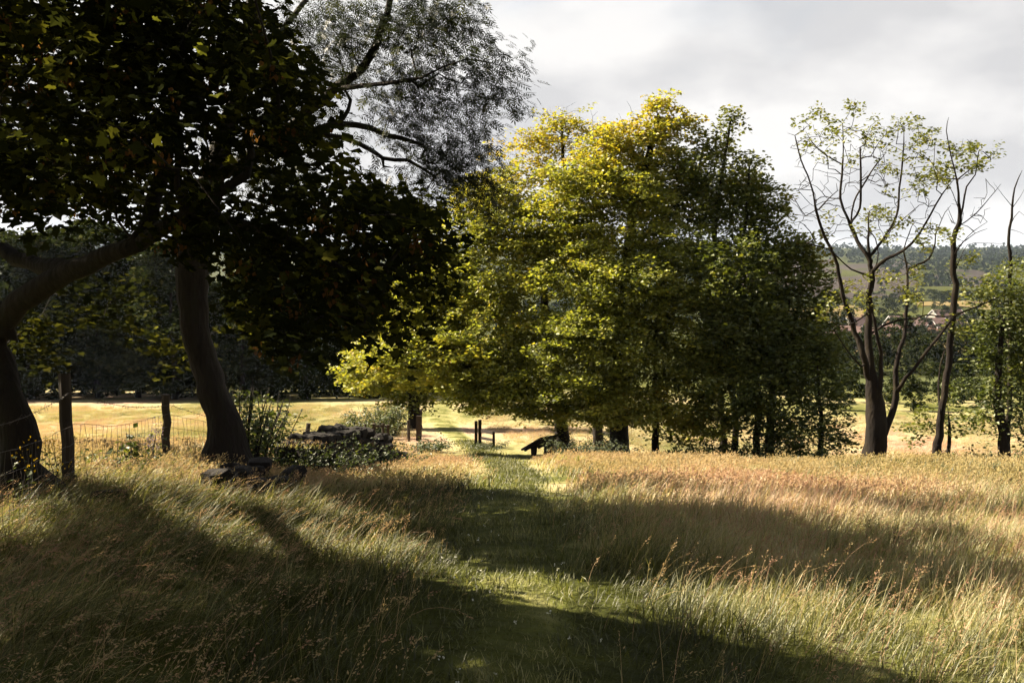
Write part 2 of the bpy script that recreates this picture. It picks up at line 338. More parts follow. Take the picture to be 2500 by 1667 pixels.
def drape(name, corners, nu, nv, off, mat, hval=None):
    """a patch of land laid over the ground: four corners (x, y)"""
    a, b, c, d = [np.asarray(q, float) for q in corners]
    s, t = np.meshgrid(np.linspace(0, 1, nu), np.linspace(0, 1, nv)); s = s[..., None]; t = t[..., None]
    p = (a*(1-s) + b*s)*(1-t) + (d*(1-s) + c*s)*t
    z = H(p[..., 0], p[..., 1]) + off*0.4
    i = np.arange(nv-1)[:, None]*nu + np.arange(nu-1)[None]
    Q = np.stack([i, i+1, i+nu+1, i+nu], -1).reshape(-1, 4)
    V = np.concatenate([p, z[..., None]], -1).reshape(-1, 3)
    me = mesh(name, V, Q=Q, mats=[mat], smooth=True, attrs={'hue': np.full(len(V), hval if hval is not None else 0.5)})
    return tag(link(name, me), kind='structure')
def build_path():
    t = np.gradient(PATHS, axis=0); t /= np.linalg.norm(t, axis=1, keepdims=True); nn = np.stack([t[:, 1], -t[:, 0]], 1)
    k = np.arange(len(PATHS)); w = 0.34 + 0.011*PATHS[:, 1] + 0.08*(vnoise(k*0.25, k*0, 1.7, 3) - 0.5)
    V = []
    for f in (-1, -0.4, 0.4, 1):
        q = PATHS + nn*(w*f)[:, None]; V.append(np.stack([q[:, 0], q[:, 1], H(q[:, 0], q[:, 1]) + (0.03 if abs(f) < 0.9 else -0.01)], 1))
    n = len(PATHS); V = np.concatenate(V); i = np.arange(n-1)
    Q = np.concatenate([np.stack([i + j*n, i + 1 + j*n, i + 1 + (j+1)*n, i + (j+1)*n], 1) for j in range(3)])[:, ::-1]
    hv = 0.20 + 0.10*sstep(15, 35, V[:, 1]) + 0.4*(vnoise(V[:, 0], V[:, 1], 0.5, 8) - 0.4) + 0.06*sstep(20, 60, V[:, 1])
    k = np.concatenate([np.ones(n), np.zeros(2*n), np.ones(n)]); hv = hv*(1-k) + hue(V[:, 0], V[:, 1])*k
    me = mesh('footpath', V, Q=Q, mats=[TURF], attrs={'hue': hv}, smooth=True); tag(link('footpath', me), kind='structure')
build_path()

# valley fields and moor
def flat_mat(name, a, b, sc_=0.02): return noise_mat(name, [a, b], sc_, 0.95, 0.0, spec=0.05)
STRAW = flat_mat('straw_field', (0.27, 0.20, 0.085), (0.34, 0.27, 0.12)); PAST = flat_mat('pasture_field', (0.10, 0.125, 0.045), (0.16, 0.18, 0.07))
MOOR = flat_mat('heather_moor', (0.075, 0.062, 0.062), (0.125, 0.10, 0.085), 0.01); YGR = flat_mat('hay_field', (0.20, 0.19, 0.08), (0.27, 0.24, 0.10))
def fld(name, u0, u1, y0, y1, mat, off, sk=0):
    X = lambda u, y: ((u-1250)/FPX*y, y)
    drape(name, [X(u0, y0), X(u1, y0+sk), X(u1, y1+sk), X(u0, y1)], 12, 12, off, mat)
fld('pasture', 2100, 2560, 132, 170, PAST, 0.3, 8)
fld('hay_meadow', 2090, 2620, 262, 345, STRAW, 0.6, 12)
fld('hay_meadow', 1900, 2110, 500, 690, STRAW, 1.4)
fld('hay_meadow', 2230, 2420, 640, 730, STRAW, 1.4)
fld('pasture', 1850, 2010, 300, 400, PAST, 0.8)
fld('pasture', 2380, 2560, 420, 520, YGR, 1.0)
fld('heather_moor', 1760, 2240, 800, 1500, MOOR, 3.0)
fld('heather_moor', 2280, 2450, 900, 1150, MOOR, 3.0)

# ------------------------------------------------------------------ trees
def spray(rng, c, out, n, a, b, t, droop=0.15):
    """n leaf places in a flattish spray round c, pointing along out"""
    p = rng.uniform(-1, 1, (n, 3)); p *= (rng.rand(n, 1)**0.15)/np.maximum(1, np.linalg.norm(p, axis=1, keepdims=True))
    o = out/np.linalg.norm(out); s = np.cross(o, (0, 0, 1.0)); s /= (np.linalg.norm(s) + 1e-9)
    along = p[:, 0]*a
    return c + along[:, None]*o + (p[:, 1]*b)[:, None]*s + np.stack([0*along, 0*along, p[:, 2]*t - droop*along], 1)
RHOMB = (np.array([(0, 0, 0), (0.36, 0.45, 0.10), (0, 1, 0), (-0.36, 0.45, 0.10)]), np.array([(0, 1, 2), (0, 2, 3)]))
_h = [(0, 0.02), (0.26, -0.07), (0.50, 0.16), (0.34, 0.29), (0.56, 0.60), (0.27, 0.58), (0.0, 1.0)]
_o = _h + [(-x, y) for x, y in _h[-2:0:-1]]
PALM = (np.array([(0, 0.32, 0)] + [(x, y, 0.22*abs(x) - 0.12*y*y) for x, y in _o]), np.array([(0, i+1, (i+1) % len(_o) + 1) for i in range(len(_o))]))
def _pinn():
    V = []; T = []
    for k in range(4):
        for s in (-1, 1):
            b = np.array([0, 0.2 + 0.18*k, 0.05 - 0.08*(0.2+0.18*k)**2]); d = np.array([s*0.75, 0.65, -0.12]); d /= np.linalg.norm(d); e = np.array([-d[1], d[0], 0])
            n = len(V); V += [b, b + d*0.17 + e*0.045, b + d*0.36, b + d*0.17 - e*0.045]; T += [(n, n+1, n+2), (n, n+2, n+3)]
    n = len(V); V += [np.array(q) for q in [(0, 0.78, 0), (0.05, 0.95, -0.05), (0, 1.15, -0.1), (-0.05, 0.95, -0.05)]]; T += [(n, n+1, n+2), (n, n+2, n+3)]
    n = len(V); V += [np.array(q) for q in [(-0.008, 0, 0), (0.008, 0, 0), (0, 0.8, 0)]]; T += [(n, n+1, n+2)]
    return np.array(V), np.array(T)
PINN = _pinn()
def leaves(rng, pos, dirs, nrm, size, tint, tpl):
    """one mesh's arrays from many leaves of one template"""
    tv, tf = tpl; n = len(pos); d = dirs/np.linalg.norm(dirs, axis=1, keepdims=True)
    s = np.cross(d, nrm); s /= (np.linalg.norm(s, axis=1, keepdims=True) + 1e-9); w = np.cross(s, d)
    V = pos[:, None] + size[:, None, None]*(tv[None, :, 0:1]*s[:, None] + tv[None, :, 1:2]*d[:, None] + tv[None, :, 2:3]*w[:, None])
    F = tf[None] + (np.arange(n)*len(tv))[:, None, None]
    return V.reshape(-1, 3), F.reshape(-1, 3), np.repeat(tint, len(tv))
def rnd_dirs(rng, n, flat=0.3, out=None, k=0.0):
    d = rng.normal(size=(n, 3)); d[:, 2] *= flat
    if out is not None: d = d + k*out
    return d
def rnd_nrm(rng, n, tilt=0.5):
    q = rng.normal(size=(n, 3))*tilt; q[:, 2] = np.abs(q[:, 2])*0.3 + 1.0; return q

def grow(rng, limbs, targets, minh=0.0, step=0.5, tipr=0.006, expo=0.5, arch=0.08, jit=0.12, updis=0.7, knot=1.0):
    """limbs: list of (points, radii); twigs then reach every target from the nearest wood. returns chains (points, radii)"""
    pos = []; par = []; flo = []; frozen = []
    for li, (pts, rad) in enumerate(limbs):
        q = catmull(np.concatenate([np.asarray(pts, float), np.asarray(rad, float)[:, None]], 1), 0.3)
        if li: 
            dd = np.linalg.norm(np.array(pos) - q[0, :3], axis=1); prev = int(np.argmin(dd))
        else: prev = -1
        q[1:-1, :3] += rng.normal(size=(len(q)-2, 3))*np.minimum(0.02, 0.22*q[1:-1, 3:4])*knot
        for r in q:
            pos.append(r[:3]); par.append(prev); flo.append(max(r[3], tipr)); prev = len(pos)-1
    z0 = pos[0][2]; nb = len(pos)
    A = np.zeros((nb + len(targets)*40 + 10, 3)); A[:nb] = pos; n = nb
    ok = np.zeros(len(A), bool); ok[:nb] = A[:nb, 2] > z0 + minh
    if len(targets):
        T = np.asarray(targets); d0 = np.array([np.min(np.linalg.norm(A[:nb] - t, axis=1)) for t in T])
        for c in T[np.argsort(d0)]:
            dv = c - A[:n]; d = np.linalg.norm(dv, axis=1) + 1e-6
            cost = d*(1 + updis*np.clip(-dv[:, 2]/d, 0, 1)) + np.where(ok[:n], 0, 1e6)
            j = int(np.argmin(cost)); L_ = d[j]; k = min(36, max(1, int(math.ceil(L_/step)))); prev = j; a = A[j].copy()
            off = rng.normal(size=(k, 3))*jit*min(L_, 1.5)*0.5; off[-1] = 0
            for i in range(k):
                t = (i+1)/k; p = a + (c-a)*t + off[i]; p[2] += arch*L_*math.sin(math.pi*t)
                A[n] = p; par.append(prev); flo.append(0.0); ok[n] = True; prev = n; n += 1
                if n >= len(A) - 2: break
    A = A[:n]; cnt = np.zeros(n); kids = [[] for _ in range(n)]
    for i in range(n-1, -1, -1):
        if not kids[i]: cnt[i] += 1
        if par[i] >= 0: cnt[par[i]] += cnt[i]; kids[par[i]].append(i)
    rad = np.maximum(tipr*cnt**expo, np.array(flo))
    for i in range(nb, n): rad[i] = min(rad[i], max(tipr, rad[par[i]]*0.85))
    chains = []; stack = [(0, -1)]
    while stack:
        i, p = stack.pop(); ch = [p] if p >= 0 else []; cur = i
        while True:
            ch.append(cur)
            if not kids[cur]: break
            ks = sorted(kids[cur], key=lambda q: (flo[q] if q < nb else 0, cnt[q]), reverse=True)
            for q in ks[1:]: stack.append((q, cur))
            cur = ks[0]
        r = rad[ch].copy()
        if p >= 0 and len(r) > 1: r[0] = r[1]
        r[-1] *= 0.5
        if len(ch) > 1: chains.append((A[ch], r))
    return chains
def wood_mesh(name, chains, mat, rng, fine=1.0, wob=0.05, origin=(0, 0, 0)):
    mb = MB()
    for p, r in chains:
        m = r.max(); sd = 12 if m > 0.12*fine else 7 if m > 0.05*fine else 5 if m > 0.02*fine else 3
        mb.tube(p, r, sd, cap=False, wob=wob if sd > 5 else 0, rng=rng)
    return mb.mesh(name, [mat], smooth=True, origin=origin)

def lobe_clumps(rng, lobes, y, dens=1.0, shell=0.55):
    """lobes: (u, v, ru, rv[, dy[, ry]]) as they appear at distance y -> clump centres in space, with the lobe number"""
    out = []; which = []
    for li, lb in enumerate(lobes):
        u, v, ru, rv = lb[:4]; yy = y + (lb[4] if len(lb) > 4 else 0); c = P(u, v, yy); m = mpp(yy)
        rx, rz = ru*m, rv*m; ry = lb[5] if len(lb) > 5 else 0.75*0.5*(rx+rz)
        n = max(3, int(dens*40*(rx*rz + rx*ry + ry*rz)/3))
        d = rng.normal(size=(n, 3)); d /= np.linalg.norm(d, axis=1, keepdims=True)
        r = shell + (1-shell)*rng.rand(n, 1); r = np.where(rng.rand(n, 1) < 0.25, rng.rand(n, 1)**0.5, r)
        ph = rng.rand(3)*6.28; bump = 1 + 0.16*np.sin(5*d[:, 0:1] + ph[0])*np.cos(4*d[:, 2:3] + ph[1]) + 0.13*np.sin(9*d[:, 2:3] + 7*d[:, 0:1] + ph[2]) + 0.10*np.abs(rng.normal(size=(n, 1)))
        out.append(c + d*r*bump*np.array([rx, ry, rz])); which += [li]*n
    return np.concatenate(out), np.array(which)

def make_tree(name, label, base, trunk, radii, clumps, hues, leafmat, tpl=RHOMB, nleaf=40, lsize=0.11, spr=(0.6, 0.5, 0.14), group=None,
              bark=BARK, seed=1, minh=1.0, step=0.5, limbs=(), bare=None, tilt=0.7, droop=0.15, tipr=0.006, huej=0.12, sunny=None, extra=None, exn=26, exs=0.22, exall=0.0, updis=0.7, hang=0.0, cat='tree', wob=0.05, expo=0.5):
    rng = np.random.RandomState(seed); base = np.asarray(base, float)
    root = empty(name, base, label, cat, group)
    tg = clumps if bare is None else np.concatenate([clumps, bare])
    if extra is not None: tg = np.concatenate([tg, extra[::2]])
    ch = grow(rng, [(trunk, radii)] + list(limbs), tg, minh, step, tipr, expo, updis=updis)
    link('trunk', wood_mesh('trunk', ch, bark, rng, origin=base, wob=wob), root)
    ax = np.asarray(trunk)[:, :2].mean(0); ps, ds, hs = [], [], []
    for c, hv in zip(clumps, hues):
        o = np.array([c[0]-ax[0], c[1]-ax[1], 0.0]) + rng.normal(size=3)*0.4*np.array([1, 1, 0]) + 1e-3
        n = max(3, int(nleaf*(0.6 + 0.8*rng.rand()))); q = spray(rng, c, o, n, spr[0], spr[1], spr[2]*(0.7 + 1.3*rng.rand()), droop=droop + 0.35*rng.normal())
        ps.append(q); ds.append(rnd_dirs(rng, n, 0.35, o/np.linalg.norm(o), 0.8) - np.array([0, 0, hang])); hs.append(np.clip(hv + rng.normal(size=n)*huej, 0, 1))
    ps = np.concatenate(ps); ds = np.concatenate(ds); hs = np.concatenate(hs)
    if sunny is not None: k = sunny(ps, rng); ps, ds, hs = ps[k], ds[k], hs[k]
    n = len(ps)
    V, F, T = leaves(rng, ps - base, ds, rnd_nrm(rng, n, tilt), lsize*(0.65 + 0.7*rng.rand(n)), hs, tpl)
    if extra is not None:
        ps = np.concatenate([spray(rng, c, np.array([c[0]-ax[0], c[1]-ax[1], 0.01]), exn, 0.55, 0.5, 0.25, 0.2) for c in extra])
        if sunny is not None: k = sunny(ps, rng); ps = ps[k | (rng.rand(len(ps)) < exall)]
        n = len(ps); V2, F2, T2 = leaves(rng, ps - base, rnd_dirs(rng, n, 0.4), rnd_nrm(rng, n, 0.8), exs*(0.7 + 0.6*rng.rand(n)), np.clip(0.4 + 0.2*rng.normal(size=n), 0, 1), RHOMB)
        F = np.concatenate([F, F2 + len(V)]); V = np.concatenate([V, V2]); T = np.concatenate([T, T2])
    link('crown', mesh('crown', V, F, mats=[leafmat], attrs={'tint': T}), root)
    return root
def trunkline(pix, y0, dy=0.0, base_up=0.3):
    """pixel polyline -> points in space; the first point is set on the ground"""
    pts = []
    for i, q in enumerate(pix):
        y = y0 + (q[2] if len(q) > 2 else dy*i); pts.append(P(q[0], q[1], y))
    x, y = pts[0][0], pts[0][1]; pts[0] = np.array([x, y, min(pts[1][2] - 0.3, h1(x, y) - base_up + 0.15)]); return pts

# ---- the beech clump beyond the path
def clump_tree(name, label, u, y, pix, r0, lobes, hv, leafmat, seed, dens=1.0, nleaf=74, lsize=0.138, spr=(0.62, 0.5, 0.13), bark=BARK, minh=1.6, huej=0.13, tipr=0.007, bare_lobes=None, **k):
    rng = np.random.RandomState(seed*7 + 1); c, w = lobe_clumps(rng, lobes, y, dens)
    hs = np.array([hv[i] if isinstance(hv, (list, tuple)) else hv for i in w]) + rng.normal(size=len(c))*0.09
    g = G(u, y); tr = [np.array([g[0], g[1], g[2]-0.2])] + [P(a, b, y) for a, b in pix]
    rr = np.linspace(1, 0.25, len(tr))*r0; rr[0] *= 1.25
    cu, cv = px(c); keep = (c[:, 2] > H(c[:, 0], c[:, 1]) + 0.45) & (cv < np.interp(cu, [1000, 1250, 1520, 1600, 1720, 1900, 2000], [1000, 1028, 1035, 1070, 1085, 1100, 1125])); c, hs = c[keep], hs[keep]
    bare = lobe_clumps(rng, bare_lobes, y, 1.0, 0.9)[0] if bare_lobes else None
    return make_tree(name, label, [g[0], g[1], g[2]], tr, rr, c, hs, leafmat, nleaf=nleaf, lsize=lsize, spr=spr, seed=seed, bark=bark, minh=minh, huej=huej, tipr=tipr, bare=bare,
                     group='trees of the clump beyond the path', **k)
def build_clump():
    ct = clump_tree
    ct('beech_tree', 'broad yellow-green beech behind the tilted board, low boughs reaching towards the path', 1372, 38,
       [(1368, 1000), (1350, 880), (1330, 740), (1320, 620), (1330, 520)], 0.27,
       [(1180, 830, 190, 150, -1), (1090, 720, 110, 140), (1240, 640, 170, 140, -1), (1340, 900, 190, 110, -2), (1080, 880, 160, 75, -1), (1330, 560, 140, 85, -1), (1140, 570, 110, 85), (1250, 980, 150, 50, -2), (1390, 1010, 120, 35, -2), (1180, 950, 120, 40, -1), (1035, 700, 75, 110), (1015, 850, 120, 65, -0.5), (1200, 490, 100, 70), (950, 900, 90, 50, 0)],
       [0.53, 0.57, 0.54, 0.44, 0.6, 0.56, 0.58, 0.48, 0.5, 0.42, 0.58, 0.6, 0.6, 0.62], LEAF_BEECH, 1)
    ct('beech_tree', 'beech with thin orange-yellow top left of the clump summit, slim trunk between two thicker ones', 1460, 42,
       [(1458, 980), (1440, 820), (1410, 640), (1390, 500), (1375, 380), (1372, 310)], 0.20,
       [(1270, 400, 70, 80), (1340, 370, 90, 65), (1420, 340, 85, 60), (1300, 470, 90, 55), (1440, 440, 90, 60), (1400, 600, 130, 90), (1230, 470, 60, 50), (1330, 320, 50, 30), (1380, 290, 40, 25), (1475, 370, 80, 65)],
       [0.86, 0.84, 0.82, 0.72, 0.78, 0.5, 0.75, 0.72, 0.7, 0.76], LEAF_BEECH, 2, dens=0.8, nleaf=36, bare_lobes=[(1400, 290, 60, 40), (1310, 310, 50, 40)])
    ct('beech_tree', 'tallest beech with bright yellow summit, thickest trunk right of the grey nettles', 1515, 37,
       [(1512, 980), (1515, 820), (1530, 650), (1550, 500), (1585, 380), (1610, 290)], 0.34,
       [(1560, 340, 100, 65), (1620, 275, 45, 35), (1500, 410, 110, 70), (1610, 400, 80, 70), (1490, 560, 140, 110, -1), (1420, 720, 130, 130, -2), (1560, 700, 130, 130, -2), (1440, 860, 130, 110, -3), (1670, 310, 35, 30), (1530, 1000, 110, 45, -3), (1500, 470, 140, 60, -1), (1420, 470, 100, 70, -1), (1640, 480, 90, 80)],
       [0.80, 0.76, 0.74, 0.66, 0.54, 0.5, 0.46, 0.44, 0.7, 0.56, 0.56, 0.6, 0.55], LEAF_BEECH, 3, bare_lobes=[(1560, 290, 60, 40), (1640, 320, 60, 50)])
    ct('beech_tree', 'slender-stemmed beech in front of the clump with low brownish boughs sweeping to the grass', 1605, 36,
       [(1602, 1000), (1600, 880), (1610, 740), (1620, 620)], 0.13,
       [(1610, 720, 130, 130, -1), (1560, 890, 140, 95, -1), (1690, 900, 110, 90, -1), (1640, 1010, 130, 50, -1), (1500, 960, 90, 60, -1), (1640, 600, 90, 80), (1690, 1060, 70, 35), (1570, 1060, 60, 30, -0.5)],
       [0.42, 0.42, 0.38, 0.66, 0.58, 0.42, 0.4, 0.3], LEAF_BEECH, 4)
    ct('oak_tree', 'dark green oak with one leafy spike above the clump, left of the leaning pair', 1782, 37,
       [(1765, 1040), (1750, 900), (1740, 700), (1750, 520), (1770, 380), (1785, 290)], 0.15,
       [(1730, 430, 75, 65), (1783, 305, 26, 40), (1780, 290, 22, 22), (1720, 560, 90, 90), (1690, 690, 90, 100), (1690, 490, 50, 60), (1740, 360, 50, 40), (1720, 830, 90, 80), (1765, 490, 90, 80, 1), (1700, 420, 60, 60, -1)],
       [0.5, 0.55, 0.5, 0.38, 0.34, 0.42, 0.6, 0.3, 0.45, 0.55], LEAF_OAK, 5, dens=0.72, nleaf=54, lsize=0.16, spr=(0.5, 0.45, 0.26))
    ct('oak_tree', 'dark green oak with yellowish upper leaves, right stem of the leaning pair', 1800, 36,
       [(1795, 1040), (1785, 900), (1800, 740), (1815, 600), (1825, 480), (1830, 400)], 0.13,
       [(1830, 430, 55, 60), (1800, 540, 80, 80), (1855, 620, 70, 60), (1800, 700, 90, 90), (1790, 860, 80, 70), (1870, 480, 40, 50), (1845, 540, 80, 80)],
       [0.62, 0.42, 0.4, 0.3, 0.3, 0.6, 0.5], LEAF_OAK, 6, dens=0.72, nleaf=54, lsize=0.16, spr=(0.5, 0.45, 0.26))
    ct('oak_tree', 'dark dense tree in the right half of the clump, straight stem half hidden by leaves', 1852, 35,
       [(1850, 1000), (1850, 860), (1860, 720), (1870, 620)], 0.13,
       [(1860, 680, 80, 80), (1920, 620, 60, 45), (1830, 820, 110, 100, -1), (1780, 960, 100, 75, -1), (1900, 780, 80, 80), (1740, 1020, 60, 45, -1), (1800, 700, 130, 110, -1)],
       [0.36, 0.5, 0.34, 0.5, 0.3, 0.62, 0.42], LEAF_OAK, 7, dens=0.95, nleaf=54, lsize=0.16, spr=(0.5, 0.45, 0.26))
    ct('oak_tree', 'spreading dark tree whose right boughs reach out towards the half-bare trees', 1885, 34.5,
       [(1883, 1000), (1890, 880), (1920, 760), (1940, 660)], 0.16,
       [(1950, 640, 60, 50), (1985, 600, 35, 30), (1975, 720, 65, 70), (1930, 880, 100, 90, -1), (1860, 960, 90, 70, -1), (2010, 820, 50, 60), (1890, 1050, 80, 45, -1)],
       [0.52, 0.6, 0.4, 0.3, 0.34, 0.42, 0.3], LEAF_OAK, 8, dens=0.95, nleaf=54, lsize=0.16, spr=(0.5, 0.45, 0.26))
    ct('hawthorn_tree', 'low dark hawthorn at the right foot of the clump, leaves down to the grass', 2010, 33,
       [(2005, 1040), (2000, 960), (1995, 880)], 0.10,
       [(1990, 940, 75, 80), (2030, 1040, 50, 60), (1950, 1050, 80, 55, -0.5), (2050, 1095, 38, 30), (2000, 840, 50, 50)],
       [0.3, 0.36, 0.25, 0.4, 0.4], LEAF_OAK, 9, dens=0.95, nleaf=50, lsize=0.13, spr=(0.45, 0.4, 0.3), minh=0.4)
    ct('beech_tree', 'small sunlit yellow-green beech left of the path, dark leaning stem at the bend', 1012, 56,
       [(1008, 960), (1000, 900), (1010, 830), (1030, 760)], 0.34,
       [(985, 860, 120, 85), (925, 895, 80, 60), (1000, 940, 85, 45), (1050, 780, 100, 110), (1090, 920, 60, 40), (880, 925, 45, 35), (1010, 985, 45, 30)],
       [0.6, 0.6, 0.4, 0.56, 0.5, 0.55, 0.2], LEAF_BEECH, 10, nleaf=50, lsize=0.19, spr=(0.8, 0.7, 0.2), minh=0.8)
build_clump()

# ---- half-bare trees on the right
K6 = lambda a, b: (1900 + a*0.36992, 220 + b*0.36992)
K3 = lambda a, b: (1900 + a*0.38265, 550 + b*0.38265)
def limb(rng, pts, y, r0, r1, dep=0.0, wig=0.25):
    n = len(pts); q = []
    for i, p in enumerate(pts):
        yy = y + dep*i/max(1, n-1) + (rng.rand()-0.5)*wig
        q.append(P(p[0], p[1], yy))
    return (q, (r0*(1 - np.linspace(0, 1, n))**1.3 + r1*np.linspace(0, 1, n))*0.50)
def build_bare():
    rng = np.random.RandomState(5); y = 26.0
    g = G(2137, y); base = np.array([g[0], g[1], g[2]])
    b0 = np.array([g[0], g[1], g[2]-0.2])
    tr = [b0, P(*K3(625, 1400), y), P(*K3(620, 1200), y), P(*K3(600, 1020), y), P(*K3(590, 900), y), P(*K3(580, 700), y), P(*K3(580, 500), y), P(*K3(590, 350), y), P(*K6(600, 1100), y), P(*K6(595, 930), y), P(*K6(600, 800), y)]
    rr = [0.38, 0.29, 0.26, 0.18, 0.11, 0.095, 0.085, 0.075, 0.05, 0.025, 0.010]
    lb = [limb(rng, [K3(590, 1080), K3(575, 1000), K3(545, 820), K3(490, 680), K3(430, 500), K3(395, 350), K3(360, 200), K6(290, 930), K6(250, 790), K6(215, 620), K6(150, 460), K6(110, 300)], y, 0.2, 0.02, -0.8),
          limb(rng, [K3(590, 230), K6(580, 1080), K6(500, 950), K6(460, 850), K6(410, 720), K6(420, 560), K6(430, 400), K6(425, 220)], y, 0.13, 0.012, 0.6),
          limb(rng, [K3(600, 330), K6(620, 1190), K6(720, 1110), K6(830, 1060), K6(930, 950), K6(1000, 830), K6(1080, 690), K6(1160, 590)], y, 0.12, 0.02, -1.0),
          limb(rng, [K6(600, 1100), K6(660, 1030), K6(720, 940), K6(780, 830), K6(800, 650), K6(825, 420), K6(830, 250)], y, 0.09, 0.012, 1.2),
          limb(rng, [K6(480, 880), K6(500, 740), K6(560, 630), K6(640, 500), K6(700, 430)], y+0.4, 0.05, 0.01, 0.6),
          limb(rng, [K6(490, 860), K6(540, 780), K6(545, 600), K6(540, 380)], y+0.4, 0.05, 0.01, -0.6),
          limb(rng, [K3(640, 1200), K3(650, 1000), K3(655, 850), K3(620, 650), K3(600, 560)], y, 0.17, 0.08, -0.5),
          limb(rng, [K3(680, 1330), K3(740, 1100), K3(745, 980), K3(760, 850), K3(800, 720), K3(815, 560), K3(825, 400), K3(820, 260), K3(800, 160), K6(845, 1000), K6(880, 900)], y, 0.19, 0.02, 0.9),
          limb(rng, [K3(830, 280), K3(960, 215), K3(1000, 120), K6(1040, 950), K6(1100, 810), K6(1140, 760)], y+0.6, 0.07, 0.012, 0.5),
          limb(rng, [K3(760, 1060), K3(850, 930), K3(960, 790), K3(1080, 640), K3(1140, 570), K3(1270, 520), K3(1400, 460), K3(1470, 440)], y, 0.11, 0.02, -1.2),
          limb(rng, [K3(640, 660), K3(690, 635), K3(780, 605), K3(880, 590), K3(960, 570), K3(1060, 585), K3(1150, 570)], y, 0.07, 0.03, -1.0),
          limb(rng, [K3(530, 900), K3(440, 800), K3(350, 660), K3(280, 590)], y-0.3, 0.06, 0.012, -0.8),
          limb(rng, [K3(570, 560), K3(480, 625), K3(400, 635), K3(300, 600)], y, 0.05, 0.012, -0.9),
          limb(rng, [K3(590, 330), K6(580, 1220), K6(480, 1180), K6(400, 1110), K6(330, 1050), K6(190, 1010)], y, 0.07, 0.012, -0.9),
          limb(rng, [K6(700, 1010), K6(740, 930), K6(840, 840), K6(930, 760)], y+0.5, 0.04, 0.01, 0.8),
          limb(rng, [K6(235, 800), K6(180, 830), K6(120, 740), K6(95, 695)], y-0.6, 0.025, 0.008, -0.5),
          limb(rng, [K6(265, 790), K6(330, 720), K6(390, 665)], y-0.5, 0.02, 0.008, 0.4),
          limb(rng, [K6(220, 660), K6(150, 655), K6(80, 655)], y-0.6, 0.02, 0.006, -0.4),
          limb(rng, [K6(420, 490), K6(300, 420), K6(220, 340), K6(180, 270)], y+0.8, 0.025, 0.008, 0.6),
          limb(rng, [K6(640, 1180), K6(660, 1090), K6(640, 980), K6(600, 930)], y, 0.04, 0.012, 0.5)]
    cl = [K6(*q) for q in [(320, 180), (260, 170), (500, 120), (530, 95), (490, 290), (430, 330), (330, 440), (600, 330), (680, 240), (690, 350), (650, 460), (840, 180), (920, 230), (900, 330), (840, 400), (960, 300), (920, 440), (880, 590), (940, 680), (600, 830), (540, 880), (700, 830), (760, 870), (960, 960), (350, 820), (200, 330), (170, 380), (180, 240), (1070, 520), (1040, 570), (1060, 620), (630, 760), (560, 940), (820, 880), (1000, 270), (740, 300), (860, 280), (560, 320), (300, 330), (390, 240), (770, 540), (830, 690), (480, 450), (990, 930), (710, 1000), (1010, 1000)]]
    cl += [K3(*q) for q in [(590, 450), (700, 320), (870, 420), (440, 410), (560, 350), (880, 310), (840, 470), (480, 490), (620, 520), (700, 350), (900, 320), (320, 560), (340, 470), (800, 430)]]
    cp = []
    for u, v in cl:
        for k in range(2): cp.append(P(u + rng.normal()*11, v + rng.normal()*9, y + rng.uniform(-1.3, 1.3)))
    bare = np.array([P(*K6(rng.uniform(60, 1050), rng.uniform(220, 1000)), y + rng.uniform(-1.4, 1.4)) for _ in range(330)])
    make_tree('half_bare_tree', 'large half-bare tree with several dark stems and tufts of yellow-green leaves', base, tr, rr, np.array(cp), np.full(len(cp), 0.62), LEAF_OAK, limbs=lb, bare=bare,
              nleaf=30, lsize=0.095, spr=(0.22, 0.2, 0.14), bark=BARK_MOSS, seed=31, step=0.3, tipr=0.008, minh=2.0, group='half-bare trees at the right', wob=0.07, expo=0.42)
    y = 27.0; g = G(2290, y); b0 = np.array([g[0], g[1], g[2]-0.2])
    tr = [b0] + [P(*K3(*q), y) for q in [(1015, 1400), (1050, 1150), (1090, 900), (1100, 700), (1130, 450), (1120, 250), (1112, 120)]] + [P(*K6(*q), y) for q in [(1160, 980), (1190, 880), (1195, 800), (1190, 680), (1170, 560), (1140, 430), (1110, 270), (1125, 180)]]
    rr = np.interp(np.linspace(0, 1, len(tr)), [0, 0.1, 0.4, 0.6, 0.75, 1], [0.15, 0.095, 0.078, 0.06, 0.025, 0.007])
    lb = [limb(rng, [K6(1200, 850), K6(1245, 640), K6(1300, 560), K6(1325, 400), K6(1390, 440)], y, 0.06, 0.01, 0.6),
          limb(rng, [K6(1190, 900), K6(1300, 820), K6(1430, 670), K6(1470, 620)], y, 0.04, 0.006, -0.6),
          limb(rng, [K6(1160, 1090), K6(1220, 1000), K6(1290, 930), K6(1380, 870)], y, 0.05, 0.006, -0.8),
          limb(rng, [K6(1240, 990), K6(1300, 945), K6(1380, 915)], y-0.5, 0.03, 0.006, -0.4),
          limb(rng, [K6(1195, 800), K6(1150, 680), K6(1120, 620)], y, 0.035, 0.008, 0.5),
          limb(rng, [K6(1185, 590), K6(1270, 520), K6(1320, 480)], y, 0.03, 0.008, 0.5),
          limb(rng, [K6(1170, 1180), K6(1200, 1110), K6(1250, 1020), K6(1350, 1010), K6(1500, 1015)], y, 0.035, 0.006, -0.6),
          limb(rng, [K3(1035, 1200), K3(1025, 1000), K3(1045, 850), K3(1070, 780)], y, 0.07, 0.03, 0.5)]
    cl = [K6(*q) for q in [(1240, 480), (1180, 440), (1260, 390), (1290, 380), (1350, 450), (1410, 410), (1150, 350), (1050, 350), (1080, 500), (1020, 560), (1100, 560), (1230, 500), (1300, 470), (1000, 590), (1090, 960), (1130, 980)]] + [K3(*q) for q in [(1180, 230), (1210, 240), (1130, 640), (1200, 700)]]
